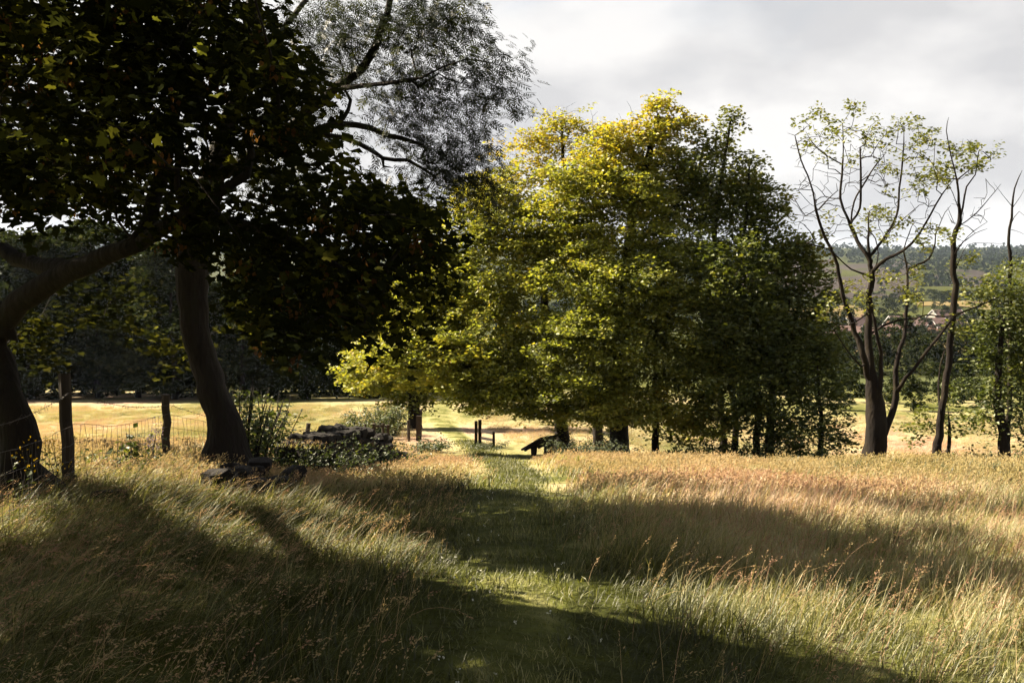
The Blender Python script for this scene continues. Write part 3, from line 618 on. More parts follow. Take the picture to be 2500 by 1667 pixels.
    cp = [P(u + rng.normal()*10, v + rng.normal()*8, y + rng.uniform(-0.8, 0.8)) for u, v in cl for k in range(2)]
    bare = np.array([P(*K6(rng.uniform(1080, 1400), rng.uniform(300, 900)), y + rng.uniform(-0.8, 0.8)) for _ in range(70)])
    make_tree('half_bare_tree', 'slim half-bare tree with single upright stem, forked near the top', g, tr, rr, np.array(cp), np.full(len(cp), 0.58), LEAF_OAK, limbs=lb, bare=bare,
              nleaf=34, lsize=0.10, spr=(0.24, 0.22, 0.15), bark=BARK_MOSS, seed=32, step=0.3, tipr=0.008, minh=2.0, group='half-bare trees at the right', wob=0.07, expo=0.42)
    y = 29.0; g = G(2462, y); b0 = np.array([g[0], g[1], g[2]-0.2])
    tr = [b0] + [P(u, v, y) for u, v in [(2464, 1000), (2466, 800), (2467, 640)]] + [P(*K6(*q), y) for q in [(1522, 980), (1545, 780), (1560, 650), (1610, 530)]]
    rr = np.linspace(0.085, 0.010, len(tr))
    lb = [limb(rng, [K6(1545, 770), K6(1480, 690), K6(1420, 610)], y, 0.025, 0.006, -0.3), limb(rng, [K6(1548, 775), K6(1600, 700), K6(1630, 640)], y, 0.025, 0.006, 0.4),
          limb(rng, [K6(1530, 920), K6(1600, 940), K6(1680, 990)], y, 0.02, 0.006, 0.4), limb(rng, [K6(1528, 900), K6(1590, 800), K6(1660, 880)], y, 0.03, 0.006, 0.4)]
    c, w = lobe_clumps(rng, [(2440, 690, 40, 40), (2470, 660, 45, 35), (2400, 720, 45, 35)], y, 0.9)
    make_tree('half_bare_tree', 'thin bare stem rising out of leaves at the right edge of the picture', g, tr, rr, c, np.full(len(c), 0.5), LEAF_OAK, limbs=lb, nleaf=30, lsize=0.09, spr=(0.3, 0.28, 0.16), bark=BARK_MOSS,
              seed=33, step=0.35, minh=1.5, group='half-bare trees at the right', expo=0.42)
    def haw(label, u, y, pix, r, lobes, hv, seed, dens=1.2, ls=0.115, **k):
        rg = np.random.RandomState(seed); c, w = lobe_clumps(rg, lobes, y, dens); hs = np.array([hv[i] for i in w]) + rg.normal(size=len(c))*0.1
        kp = c[:, 2] > H(c[:, 0], c[:, 1]) + 0.2; c, hs = c[kp], hs[kp]
        g = G(u, y); t = [np.array([g[0], g[1], g[2]-0.2])] + [P(a, b, y) for a, b in pix]; rr = np.linspace(1.2, 0.3, len(t))*r
        make_tree('hawthorn_tree', label, g, t, rr, c, hs, LEAF_OAK, nleaf=44, lsize=ls, spr=(0.36, 0.34, 0.22), seed=seed, minh=0.5, step=0.35, group='hawthorns at the right', **k)
    haw('dark hawthorn with curved stem cut by the right edge of the picture', 2475, 28, [(2450, 1060), (2435, 980), (2440, 880), (2450, 780)], 0.16,
        [(2440, 760, 60, 50), (2480, 700, 50, 50), (2420, 860, 60, 50), (2480, 860, 60, 70), (2450, 970, 65, 60), (2410, 1050, 45, 40), (2500, 1040, 50, 60), (2380, 700, 45, 30), (2530, 800, 60, 150)], [0.42, 0.5, 0.34, 0.32, 0.3, 0.4, 0.3, 0.55, 0.4], 41)
    haw('low hawthorn bush wrapped round the foot of the slim half-bare stem', 2320, 29, [(2318, 1060), (2315, 1010)], 0.07,
        [(2325, 1020, 50, 45), (2270, 1030, 45, 35), (2235, 1060, 40, 25), (2340, 960, 35, 35)], [0.36, 0.45, 0.5, 0.34], 42, 0.9)
build_bare()

# ---- the near trees on the left: a sycamore and an ash
LIT = [(240, 1120), (520, 1150), (660, 1225), (900, 1262), (1090, 1325), (1200, 1400), (1400, 1415), (1800, 1440), (2300, 1480), (2600, 1490), (2600, 1720), (2250, 1680), (1900, 1590), (1500, 1510), (1250, 1495), (1080, 1430), (900, 1385), (560, 1350), (430, 1280), (300, 1220)]
BAND = [(640, 1120), (850, 1130), (1000, 1165), (1250, 1215), (1700, 1245), (2300, 1300), (2600, 1370), (2600, 1490), (1800, 1440), (1300, 1405), (1100, 1325), (900, 1262), (660, 1240)]
def lit_want(p):
    """True where the photograph shows sun on the ground at the shadow place of p"""
    q = shadow(p); u, v = px(q); infront = q[:, 1] > 2.5
    above = v < np.interp(u, [-400, 300, 640, 850, 1000, 1250, 1700, 2300, 2600], [1120, 1140, 1120, 1130, 1160, 1212, 1242, 1296, 1366])
    return infront & (inside(LIT, u, v) | above) & (u > -150) & (u < 2650)
def sunny(p, rng, keep=0.30):
    """gaps in the near crowns, where the photograph shows the sun coming through"""
    u, v = px(p); seen = (p[:, 1] > 0.5) & (u > -30) & (u < 2530) & (v > -30); r = rng.rand(len(p))
    return ~lit_want(p) | (r < np.where(seen, keep, 0.04))
SYC = [(-300, -400), (560, -300), (640, 60), (760, 150), (800, 300), (860, 400), (920, 480), (1035, 520), (1065, 640), (1000, 760), (950, 790), (870, 830), (780, 850), (650, 830), (575, 740), (545, 670), (400, 580), (250, 530), (100, 510), (0, 490), (-300, 490)]
def build_near():
    rng = np.random.RandomState(21)
    n = 2600; u, v = rng.uniform(-200, 1070, n), rng.uniform(-60, 905, n); kp = inside(SYC, u, v) & ((fbm(u, v, 110, 6) > 0.43) | ((v > 560) & (u > 560))); u, v = u[kp][:520], v[kp][:520]
    cl = np.array([P(a, b, rng.uniform(7.2, 12.0)) for a, b in zip(u, v)])
    for k in range(8):                         # boughs lie at the depth where their shade falls as seen
        bad = np.where(lit_want(cl))[0]
        for i in bad: cl[i] = P(u[i], v[i], rng.uniform(7.2, 12.0))
    bad = lit_want(cl); cl = cl[~bad | (rng.rand(len(cl)) < 0.35)]
    # crown above and left of the frame, where it keeps the sun off the foreground
    n = 14000; x, y = rng.uniform(-7, 9, n), rng.uniform(0.5, 17, n); z = H(x, y); gp = np.stack([x, y, z], 1); u, v = px(gp)
    edge = np.interp(u, [0, 300, 430, 560, 900, 1080, 1250, 1500, 1900, 2250, 2600], [1420, 1250, 1290, 1345, 1385, 1440, 1505, 1520, 1600, 1690, 1760])
    dark = np.where(y < 2.8, 0.5, np.where(inside(BAND, u, v), 0.55, np.where(v > edge, 1.0, 0.0)))
    dark = np.where((y >= 2.8) & ((u < -250) | (u > 2700) | inside(LIT, u, v)), 0, dark)
    p = gp + TO_SUN*rng.uniform(6.0, 17.0, n)[:, None]; hh = p[:, 2] - H(p[:, 0], p[:, 1]); pu, pv = px(p)
    seen = (p[:, 1] > 0.5) & (pu > -40) & (pu < 2540) & (pv > -60) & ~inside(SYC, pu, pv)
    fill = p[(rng.rand(n) < dark) & (hh < 13) & (hh > 2.2) & (p[:, 1] < 19) & ~seen][:950]
    tp = np.array([P(u, v, yy) for u, v, yy, n_ in [(62, 1100, 10.8, 0), (30, 950, 10.9, 0), (10, 850, 11, 0), (60, 740, 11, 0), (130, 685, 10.8, 0), (200, 650, 10.6, 0), (100, 650, 11.3, 0), (10, 615, 11.7, 0), (-60, 585, 12, 0), (300, 610, 10.4, 0), (545, 1060, 15.9, 0), (520, 960, 15.9, 0), (490, 860, 15.9, 0), (470, 760, 15.9, 0), (468, 660, 15.9, 0), (480, 560, 15.9, 0), (170, 1100, 12, 0), (640, 1180, 13, 0), (800, 1090, 19, 0), (900, 1080, 21.5, 0)] for _ in range(46)])
    tp = tp + rng.normal(size=tp.shape)*np.array([0.35, 0.1, 0.3]); tq = tp + TO_SUN*rng.uniform(5.0, 13.0, len(tp))[:, None]; pu, pv = px(tq)
    side = tq[(pu < -60) | (pv < -60)]  # unseen leaf clumps added along the sun rays to shade trunks and wall
    n = 1500; over = np.stack([rng.uniform(-10, 2.5, n), rng.uniform(-5, 10, n), rng.uniform(2.6, 6.5, n)], 1); pu, pv = px(over)  # unseen overhead leaf clumps, added to block sky light from the foreground
    over = over[~((over[:, 1] > 0.3) & (pu > -60) & (pu < 2560) & (pv > -80)) & ~lit_want(over)][:420]; fill = np.concatenate([fill, over])
    isA = fill[:, 1] < 13.0
    cA = cl; y = 11.0
    g = G(62, y); b0 = np.array([g[0], g[1], g[2]-0.2])
    q = lambda l, dy=0: [P(a, b, y + d + dy) for a, b, d in l]
    tr = [b0] + q([(42, 1130, 0), (38, 1040, 0), (12, 960, 0), (-12, 880, 0.1), (-10, 810, 0.1), (45, 740, 0), (130, 685, -0.2), (220, 645, -0.4), (340, 590, -0.7), (470, 520, -1.1), (600, 430, -1.5)])
    rr = [0.48, 0.25, 0.24, 0.18, 0.15, 0.14, 0.135, 0.125, 0.11, 0.08, 0.05, 0.025]
    lb = [(q([(0, 820, 0.1), (-50, 700, 0.2), (-80, 500, 0.3), (-40, 250, 0.2), (40, 0, 0), (90, -300, -0.3), (100, -700, -0.5)]), [0.18, 0.16, 0.15, 0.13, 0.11, 0.08, 0.03]),
          (q([(200, 650, -0.3), (100, 650, 0.3), (0, 612, 0.8), (-120, 560, 1.2)]), [0.10, 0.09, 0.085, 0.04]),
          (q([(330, 595, -0.7), (380, 480, -0.2), (420, 300, 0.2), (450, 100, 0.3), (470, -200, 0.2)]), [0.09, 0.08, 0.06, 0.05, 0.02]),
          (q([(470, 520, -1.1), (640, 560, -1.6), (800, 640, -2.1), (930, 720, -2.4)]), [0.06, 0.05, 0.035, 0.015]),
          (q([(-60, 600, 0.2), (-300, 300, -0.5), (-600, 0, -1.0), (-900, -300, -1.5)]), [0.14, 0.12, 0.09, 0.03])]
    syc = make_tree('sycamore_tree', 'dark large-leaved sycamore with hanging brown seeds, trunk at the left edge', g, tr, rr, cA, 0.45 + 0.18*rng.normal(size=len(cA)), LEAF_SYC, PALM,
                    nleaf=36, lsize=0.092, spr=(0.40, 0.34, 0.18), seed=51, minh=1.8, step=0.35, limbs=lb, tilt=0.55, droop=0.35, tipr=0.006, hang=0.35, wob=0.06, sunny=sunny, extra=fill[isA], huej=0.26)
    ks = cl[rng.permutation(len(cl))[:150]]; ps = []; ds = []
    for c in ks:
        n = 9; ps.append(c + np.array([0, -0.1, -0.12]) + rng.normal(size=(n, 3))*np.array([0.05, 0.05, 0.04])); ds.append(rng.normal(size=(n, 3))*0.5 - np.array([0, 0, 1.2]))
    ps = np.concatenate(ps); ds = np.concatenate(ds); n = len(ps)
    V, F, T = leaves(rng, ps - g, ds, rng.normal(size=(n, 3)), 0.06*(0.7 + 0.5*rng.rand(n)), rng.rand(n), RHOMB)
    o = link('seed_clusters', mesh('seed_clusters', V, F, mats=[SEED], attrs={'tint': T}), syc); o['kind'] = 'stuff'
    gC = np.array([-11.5, 19.0, h1(-11.5, 19.0)]); cC = side; lowb, lw = lobe_clumps(rng, [(425, 855, 60, 30), (355, 825, 50, 36), (130, 865, 55, 36), (80, 800, 55, 55), (220, 770, 70, 50), (300, 740, 60, 40), (600, 790, 40, 55), (650, 830, 40, 40), (30, 870, 40, 40), (190, 690, 60, 40)], 19.0, 1.6, 0.2)
    hC = (np.array([0.85, 0.62, 0.5, 0.55, 0.35, 0.35, 0.6, 0.5, 0.5, 0.3])[lw]); cC = lowb  # tint per bough; the palest paints the sunlit cluster
    make_tree('sycamore_tree', 'neighbouring sycamore, trunk out of the picture, low boughs hanging behind the fence', gC, [gC - np.array([0, 0, 0.2]), gC + np.array([0.1, 0, 2.0]), gC + np.array([0.2, 0, 5.0]), gC + np.array([0.1, 0.2, 8.5])], [0.4, 0.3, 0.22, 0.06], cC, hC, LEAF_SYC, PALM,
              nleaf=16, lsize=0.13, spr=(0.5, 0.45, 0.25), seed=53, minh=1.8, step=0.6, tilt=0.55, droop=0.3, sunny=lambda p, r: sunny(p, r, 0.9), huej=0.2, extra=side, exn=18, exall=0.12)
    # the ash
    y = 16.0; g = G(548, y); b0 = np.array([g[0], g[1], g[2]-0.2])
    q = lambda l: [P(a, b, y + (d if d else 0)) for a, b, d in l]
    tr = [b0] + q([(545, 1040, 0), (520, 950, 0), (490, 860, 0), (470, 760, 0), (468, 660, 0), (485, 550, 0), (520, 420, 0), (575, 250, 0), (615, 80, 0), (622, -100, 0), (640, -400, 0), (650, -800, 0)])
    rr = [0.56, 0.28, 0.235, 0.225, 0.235, 0.27, 0.23, 0.19, 0.14, 0.115, 0.10, 0.07, 0.03]
    lb = [(q([(520, 430, 0), (640, 370, -0.4), (760, 270, -0.7), (815, 221, -0.8), (884, 166, -0.9), (934, 66, -1.0), (950, 0, -1.0), (960, -150, -1.0)]), [0.15, 0.13, 0.11, 0.10, 0.085, 0.07, 0.06, 0.03]),
          (q([(820, 218, -0.8), (880, 212, -1.2), (940, 205, -1.5), (1030, 190, -1.8)]), [0.06, 0.05, 0.04, 0.02]),
          (q([(640, 370, -0.4), (740, 330, -0.6), (823, 304, -0.8), (906, 310, -1.0), (940, 332, -1.1), (984, 337, -1.2), (1040, 360, -1.3)]), [0.09, 0.08, 0.065, 0.055, 0.05, 0.045, 0.02]),
          (q([(740, 330, -0.6), (835, 337, -0.6), (912, 370, -0.6), (934, 388, -0.6), (995, 392, -0.6), (1060, 430, -0.7)]), [0.06, 0.055, 0.05, 0.045, 0.04, 0.015]),
          (q([(823, 304, -0.8), (850, 270, -0.6), (856, 245, -0.5), (840, 215, -0.5)]), [0.05, 0.045, 0.04, 0.02]),
          (q([(934, 388, -0.6), (936, 408, -0.6), (960, 410, -0.6)]), [0.04, 0.03, 0.01]),
          (q([(618, 60, 0), (680, 20, 0.3), (730, 40, 0.6)]), [0.05, 0.03, 0.01]),
          (q([(600, 150, 0), (700, 60, 0.5), (800, -80, 1.0), (900, -250, 1.2)]), [0.07, 0.06, 0.05, 0.02])]
    lb = [(a, [0.75*k for k in b]) for a, b in lb]
    lobes = [(900, 50, 110, 90, -1), (1040, 120, 110, 110, -1.5), (1000, 30, 120, 60, -1), (1170, 150, 85, 60, -1.8), (1000, 220, 130, 60, -1.3), (1130, 220, 90, 45, -1.6), (1060, 380, 100, 60, -1.2), (1150, 420, 80, 45, -1.2), (1040, 460, 70, 35, -1),
             (760, 90, 110, 100, 0), (900, 420, 45, 35, -0.6), (840, 130, 60, 90, -0.8), (1230, 190, 40, 45, -1.8), (1100, 40, 70, 50, -1.5), (920, 290, 60, 40, -1), (1190, 460, 45, 30, -1.2), (1220, 250, 45, 30, -1.6), (720, 250, 90, 90, 0), (640, 400, 110, 120, 0.5), (1000, 310, 60, 40, -1.2), (1080, 420, 90, 60, -1.2), (1150, 330, 70, 40, -1.4), (1110, 490, 60, 35, -1.2), (1100, 280, 70, 40, -1.4)]
    c, w = lobe_clumps(rng, lobes, y, 2.2, 0.3)
    make_tree('ash_tree', 'tall dark ash with feathery leaflets and a thick leaning trunk behind the wire fence', g, tr, rr, c, 0.45 + 0.2*rng.normal(size=len(c)), LEAF_ASH, PINN,
              nleaf=28, lsize=0.19, spr=(0.42, 0.38, 0.28), seed=52, minh=3.0, step=0.4, limbs=lb, tilt=0.5, droop=0.3, tipr=0.006, hang=0.55, wob=0.06, sunny=lambda p, r: sunny(p, r, 0.72), extra=fill[~isA])
build_near()

# ------------------------------------------------------------------ grass
def blades(rng, x, y, z, h, w, lean, curl, az, sec, hu):
    """many bent blades at once -> vertices, triangles, per-vertex hue"""
    n = len(x); d = np.stack([np.cos(az), np.sin(az), 0*az], 1); tw = rng.normal(size=n)*0.7
    s = np.stack([-d[:, 1]*np.cos(tw), d[:, 0]*np.cos(tw), np.sin(tw)*0.5], 1); s /= np.linalg.norm(s, axis=1, keepdims=True)
    p = np.stack([x, y, z - 0.03], 1); pts = [p]
    for i in range(sec):
        th = np.minimum(lean + curl*(i + 0.5)/sec, 2.2); p = p + (h/sec)[:, None]*(np.sin(th)[:, None]*d + np.cos(th)[:, None]*np.array([0, 0, 1.0])); pts.append(p)
    V = []
    for i in range(sec):
        ww = (w*(1 - 0.7*(i/sec)**1.5))[:, None]*0.5; V += [pts[i] - s*ww, pts[i] + s*ww]
    V.append(pts[-1]); V = np.stack(V, 1); m = V.shape[1]; F = []
    for i in range(sec-1): F += [(2*i, 2*i+1, 2*i+3), (2*i, 2*i+3, 2*i+2)]
    F.append((m-3, m-2, m-1)); F = np.array(F)[None] + (np.arange(n)*m)[:, None, None]
    return V.reshape(-1, 3), F.reshape(-1, 3), np.repeat(hu, m), pts[-2], pts[-1]
def heads(rng, a, b, n, ln, sp, size, hu):
    """loose seed heads along the ends of stalks"""
    k = len(a); d = b - a; d /= np.linalg.norm(d, axis=1, keepdims=True); t = np.tile(np.linspace(0, 1, n), k); D = np.repeat(d, n, 0); B = np.repeat(b, n, 0)
    ln = np.repeat(np.broadcast_to(ln, (k,)), n); o = rng.normal(size=(k*n, 3))*sp*(1 - 0.6*t)[:, None]; o[:, 2] -= sp*0.5
    c = B - D*(ln*(1-t)*0.95)[:, None] + o; e = D + 0.6*o/(np.linalg.norm(o, axis=1, keepdims=True) + 1e-9)
    tv, tf = RHOMB; return leaves(rng, c, e, rng.normal(size=(k*n, 3)), size*(0.6 + 0.7*rng.rand(k*n)), np.repeat(hu, n), (tv*np.array([0.6, 1, 0.6]), tf))
def join(parts):
    V, F, A, M = [], [], [], []; n = 0
    for (v, f, a), m in parts:
        V.append(v); F.append(f + n); A.append(a); M.append(np.full(len(f), m)); n += len(v)
    return np.concatenate(V), np.concatenate(F), np.concatenate(A), np.concatenate(M)
def patch(name, seed, rad, nb, hr, w, ns, sh, hsz, sec=2):
    rng = np.random.RandomState(seed); r = rad*np.sqrt(rng.rand(nb + ns))*(0.75 + 0.4*rng.rand(nb + ns)); a = rng.rand(nb + ns)*6.28; x, y = r*np.cos(a), r*np.sin(a); z = 0*x
    i = slice(0, nb); u = lambda lo, hi, n: rng.uniform(lo, hi, n)
    b = blades(rng, x[i], y[i], z[i], u(*hr, nb), w*u(0.6, 1.4, nb), u(0.0, 0.5, nb), u(0.2, 1.1, nb), rng.normal(size=nb)*0.9, sec, np.zeros(nb)); parts = [(b[:3], 0)]
    if ns:
        i = slice(nb, nb+ns); q = blades(rng, x[i], y[i], z[i], u(*sh, ns), np.full(ns, w*0.35), u(0.0, 0.35, ns), u(0.1, 0.8, ns), rng.normal(size=ns)*0.6, 3, np.zeros(ns)); parts.append((q[:3], 1))
        parts.append((heads(rng, q[3], q[4], 5, 0.12, hsz*0.6, hsz, np.zeros(ns)), 1))
    V, F, A, M = join(parts); return bpy.data.objects.new(name, mesh(name, V, F, mats=[GRASS, HEADS], midx=M))
def scatter(name, label, protos, pts, scale, rotz, hues, pid, tilt=None):
    """ONE object: tufts set on points by geometry nodes"""
    n = len(pts); me = bpy.data.meshes.new(name); me.vertices.add(n); me.vertices.foreach_set('co', np.asarray(pts, np.float32).ravel())
    def att(k, ty, v, f='value'):
        a = me.attributes.new(k, ty, 'POINT'); a.data.foreach_set(f, np.asarray(v).ravel())
    rot = np.zeros((n, 3), np.float32); rot[:, 2] = rotz
    if tilt is not None: rot[:, :2] = tilt
    att('rot', 'FLOAT_VECTOR', rot, 'vector'); att('scl', 'FLOAT', scale.astype(np.float32)); att('hue', 'FLOAT', hues.astype(np.float32)); att('pid', 'INT', pid.astype(np.int32))
    for m in (GRASS, HEADS): me.materials.append(m)
    o = link(name, me); tag(o, label, 'grass', kind='stuff')
    col = bpy.data.collections.new(name + '_kinds')
    for p in protos: col.objects.link(p)
    ng = bpy.data.node_groups.new(name + '_scatter', 'GeometryNodeTree')
    ng.interface.new_socket('Geometry', in_out='INPUT', socket_type='NodeSocketGeometry'); ng.interface.new_socket('Geometry', in_out='OUTPUT', socket_type='NodeSocketGeometry')
    N = ng.nodes; L = ng.links; gi = N.new('NodeGroupInput'); go = N.new('NodeGroupOutput')
    ci = N.new('GeometryNodeCollectionInfo'); ci.inputs['Collection'].default_value = col; ci.inputs['Separate Children'].default_value = True; ci.inputs['Reset Children'].default_value = True
    ip = N.new('GeometryNodeInstanceOnPoints'); ip.inputs['Pick Instance'].default_value = True
    def na(k, ty):
        q = N.new('GeometryNodeInputNamedAttribute'); q.data_type = ty; q.inputs['Name'].default_value = k; return q.outputs['Attribute']
    er = N.new('FunctionNodeEulerToRotation'); L.new(na('rot', 'FLOAT_VECTOR'), er.inputs[0])
    L.new(gi.outputs[0], ip.inputs['Points']); L.new(ci.outputs[0], ip.inputs['Instance']); L.new(na('pid', 'INT'), ip.inputs['Instance Index'])
    L.new(er.outputs[0], ip.inputs['Rotation']); L.new(na('scl', 'FLOAT'), ip.inputs['Scale']); L.new(ip.outputs[0], go.inputs[0])
    md = o.modifiers.new('scatter', 'NODES'); md.node_group = ng; return o
def build_grass():
    rng = np.random.RandomState(77)
    # near meadow: tufts of single blades
    n = 11500; y = 2.0 + 12.6*rng.rand(n)**0.85; x = (rng.rand(n)*2-1)*(0.56*y + 0.9)
    pd = path_dist(x, y); k = pd > 0.26 + 0.010*y + 0.26*fbm(x, y, 0.6, 3); x, y, pd = x[k], y[k], pd[k]; n = len(x)
    hu = np.clip(hue(x, y) + rng.normal(size=n)*0.12, 0, 1); tall = fbm(x, y, 2.2, 12); bank = sstep(-0.6, -2.6, x)
    hh = (0.12 + 0.16*rng.rand(n))*(0.35 + 0.65*sstep(0.05, 0.8, pd - 0.3))*(0.75 + 0.6*tall)*(1 + 0.25*bank)*(0.6 + 0.85*sstep(0.35, 0.65, fbm(x, y, 0.55, 21)))
    az = rng.normal(size=n)*0.45 - 0.15 + (1-bank)*rng.normal(size=n)*1.0; ln = 0.15 + 0.35*bank + 0.15*rng.rand(n)
    m = 16; I = np.repeat(np.arange(n), m); N = len(I); sg = 0.05 + 0.006*y[I]
    bx = x[I] + rng.normal(size=N)*sg; by = y[I] + rng.normal(size=N)*sg; bz = H(bx, by)
    hb = hh[I]*(0.55 + 0.75*rng.rand(N)); wb = (0.0030 + 0.00040*y[I])*(0.7 + 0.6*rng.rand(N)); lb = ln[I]*(0.4 + 1.2*rng.rand(N)); cb = rng.uniform(0.2, 1.5, N); ab = az[I] + rng.normal(size=N)*0.5
    hb_ = np.clip(hu[I] + rng.normal(size=N)*0.10, 0, 1); nr = by < 8.0; parts = []
    for msk, sec in ((nr, 3), (~nr, 2)):
        parts.append((blades(rng, bx[msk], by[msk], bz[msk], hb[msk], wb[msk], lb[msk], cb[msk], ab[msk], sec, hb_[msk])[:3], 0))
    # stalks with seed heads
    n = 9000; y = 2.2 + 12.4*rng.rand(n)**1.05; x = (rng.rand(n)*2-1)*(0.56*y + 0.9); pd = path_dist(x, y)
    k = (pd > 0.45) & (rng.rand(n) < sstep(0.25, 0.6, hue(x, y)) + 0.25 + 0.35*sstep(-0.5, -1.5, x)); x, y = x[k], y[k]; n = len(x); bank = sstep(-0.6, -2.6, x)
    hu = np.clip(hue(x, y) + 0.32 + rng.normal(size=n)*0.18, 0, 1); hs = rng.uniform(0.22, 0.48, n)*(1 + 0.3*bank)
    q = blades(rng, x, y, H(x, y), hs, np.full(n, 0.0022) + 0.0002*y, 0.05 + 0.35*rng.rand(n) + 0.3*bank, rng.uniform(0.1, 1.0, n) + 0.4*bank, rng.normal(size=n)*0.6, 4, hu)
    parts.append((q[:3], 1)); parts.append((heads(rng, q[3], q[4], 10, rng.uniform(0.05, 0.12, n), 0.006, 0.016, hu), 1))
    # a few tall nodding ones catching the light
    n = 420; y = 3.0 + 11*rng.rand(n); x = (rng.rand(n)*2-1)*(0.54*y + 0.5); k = path_dist(x, y) > 0.7; x, y = x[k], y[k]; n = len(x)
    hu = rng.uniform(0.4, 1.0, n)
    q = blades(rng, x, y, H(x, y), rng.uniform(0.4, 0.75, n), np.full(n, 0.003), 0.2 + 0.4*rng.rand(n), rng.uniform(0.7, 1.7, n), rng.normal(size=n)*0.6, 6, hu)
    parts.append((q[:3], 1)); parts.append((heads(rng, q[3], q[4], 16, rng.uniform(0.07, 0.13, n), 0.005, 0.015, hu), 1))
    V, F, A, M = join(parts)
    o = link('meadow_grass', mesh('meadow_grass', V, F, mats=[GRASS_N, HEADS_N], attrs={'hue': A}, midx=M)); tag(o, 'long wind-bent grass with seed heads either side of the path', 'grass', kind='stuff')
    # trodden turf on the path
    n = 44000; t = rng.rand(n)**2.8*(len(PATHS)*0.62); i = t.astype(int); c = PATHS[i] + (PATHS[i+1]-PATHS[i])*(t-i)[:, None]
    c = c + rng.normal(size=(n, 2))*0.21*(1 + 0.012*c[:, 1:2]); x, y = c[:, 0], c[:, 1]; k = (y > 2) & (y < 45); x, y = x[k], y[k]; n = len(x)
    hu = np.clip(0.27 + 0.5*(fbm(x, y, 0.5, 6)-0.5) + rng.normal(size=n)*0.1, 0, 1); lump = fbm(x, y, 0.5, 15)
    b = blades(rng, x, y, H(x, y) + 0.03, (0.03 + 0.03*rng.rand(n) + 0.06*rng.rand(n)*sstep(0.4, 0.7, lump))*(1 + 0.03*y), 0.004 + 0.0006*y, rng.uniform(0, 0.9, n), rng.uniform(0, 1.2, n), rng.rand(n)*6.28, 2, hu)
    o = link('path_turf', mesh('path_turf', b[0], b[1], mats=[GRASS_N], attrs={'hue': b[2]})); tag(o, 'short trodden green turf along the footpath', 'grass', kind='stuff')
    # meadow farther off: patches set on points
    Mp = [patch('m%d' % i, 140+i, 0.62, 300, (0.12, 0.34), 0.011, 46, (0.28, 0.46), 0.03) for i in range(5)]
    Fp = [patch('f%d' % i, 150+i, 1.05, 240, (0.12, 0.34), 0.03, 60, (0.25, 0.42), 0.06) for i in range(5)]
    n = 1300; y = np.sqrt(13.6**2 + (31**2 - 13.6**2)*rng.rand(n)); x = (rng.rand(n)*2-1)*(0.56*y + 1.5); k = path_dist(x, y) > 0.95 + 0.02*y; x, y = x[k], y[k]; n1 = len(x)
    crest = np.exp(-((y - 25.5)/2.4)**2)*sstep(0.02, 0.1, x/y); s1 = (0.55 + 0.35*rng.rand(n1))*(1 + 0.35*crest)*(1 - 0.4*np.exp(-((x + 3.3)/1.6)**2 - ((y - 16.5)/3.0)**2)); h_1 = hue(x, y) + crest*0.08 - 0.14*sstep(0.5, 3, x)
    n = 3300; y2 = np.sqrt(29**2 + (84**2 - 29**2)*rng.rand(n)); x2 = (rng.rand(n)*2-1)*(0.56*y2 + 1.5); k = path_dist(x2, y2) > 1.5 + 0.012*y2; x2, y2 = x2[k], y2[k]; n2 = len(x2)
    wt = np.linspace(0.05, 0.95, 16); wx = P(706, 1100, 17.2)[0]*(1-wt) + P(952, 1100, 23)[0]*wt; wy = 17.2*(1-wt) + 23*wt   # grass growing against and over the tumbled wall
    ex = np.concatenate([wx + 0.35, wx - 0.05, wx + 0.6, P(625, 1190, 13.2)[0] + rng.normal(size=10)*0.5]); ey = np.concatenate([wy - 0.45, wy, wy - 0.9, 13.2 + rng.normal(size=10)*0.5])
    ez = np.concatenate([np.zeros(16), np.full(16, 0.5), np.zeros(16), np.full(10, 0.1)]); es = np.concatenate([np.full(16, 0.55), np.full(16, 0.4), np.full(16, 0.6), np.full(10, 0.6)]); ne = len(ex)
    x = np.concatenate([x, ex]); y = np.concatenate([y, ey]); s1 = np.concatenate([s1, es]); h_1 = np.concatenate([h_1, np.full(ne, 0.62)]); n1 = n1 + ne; zoff = np.concatenate([np.zeros(n1-ne), ez, np.zeros(n2)])
    X = np.concatenate([x, x2]); Y = np.concatenate([y, y2]); hu = np.clip(np.concatenate([h_1, hue(x2, y2)]) + rng.normal(size=n1+n2)*0.06, 0, 1)
    e = 0.4; gx = (H(X+e, Y) - H(X-e, Y))/(2*e); gy = (H(X, Y+e) - H(X, Y-e))/(2*e); rz = rng.normal(size=n1+n2)*0.5
    tl = np.stack([np.arctan(gy), -np.arctan(gx)], 1)
    pid = np.concatenate([rng.randint(0, 5, n1), 5 + rng.randint(0, 5, n2)])
    scatter('far_meadow_grass', 'pale straw and pink grass of the sunlit meadow beyond the shade', Mp + Fp, np.stack([X, Y, H(X, Y) + zoff], 1), np.concatenate([s1, (0.6 + 0.4*rng.rand(n2))*(1 - 0.35*np.exp(-((x2+1.5)/3.5)**2 - ((y2-42)/7)**2))]), rz, hu, pid, tl)
build_grass()

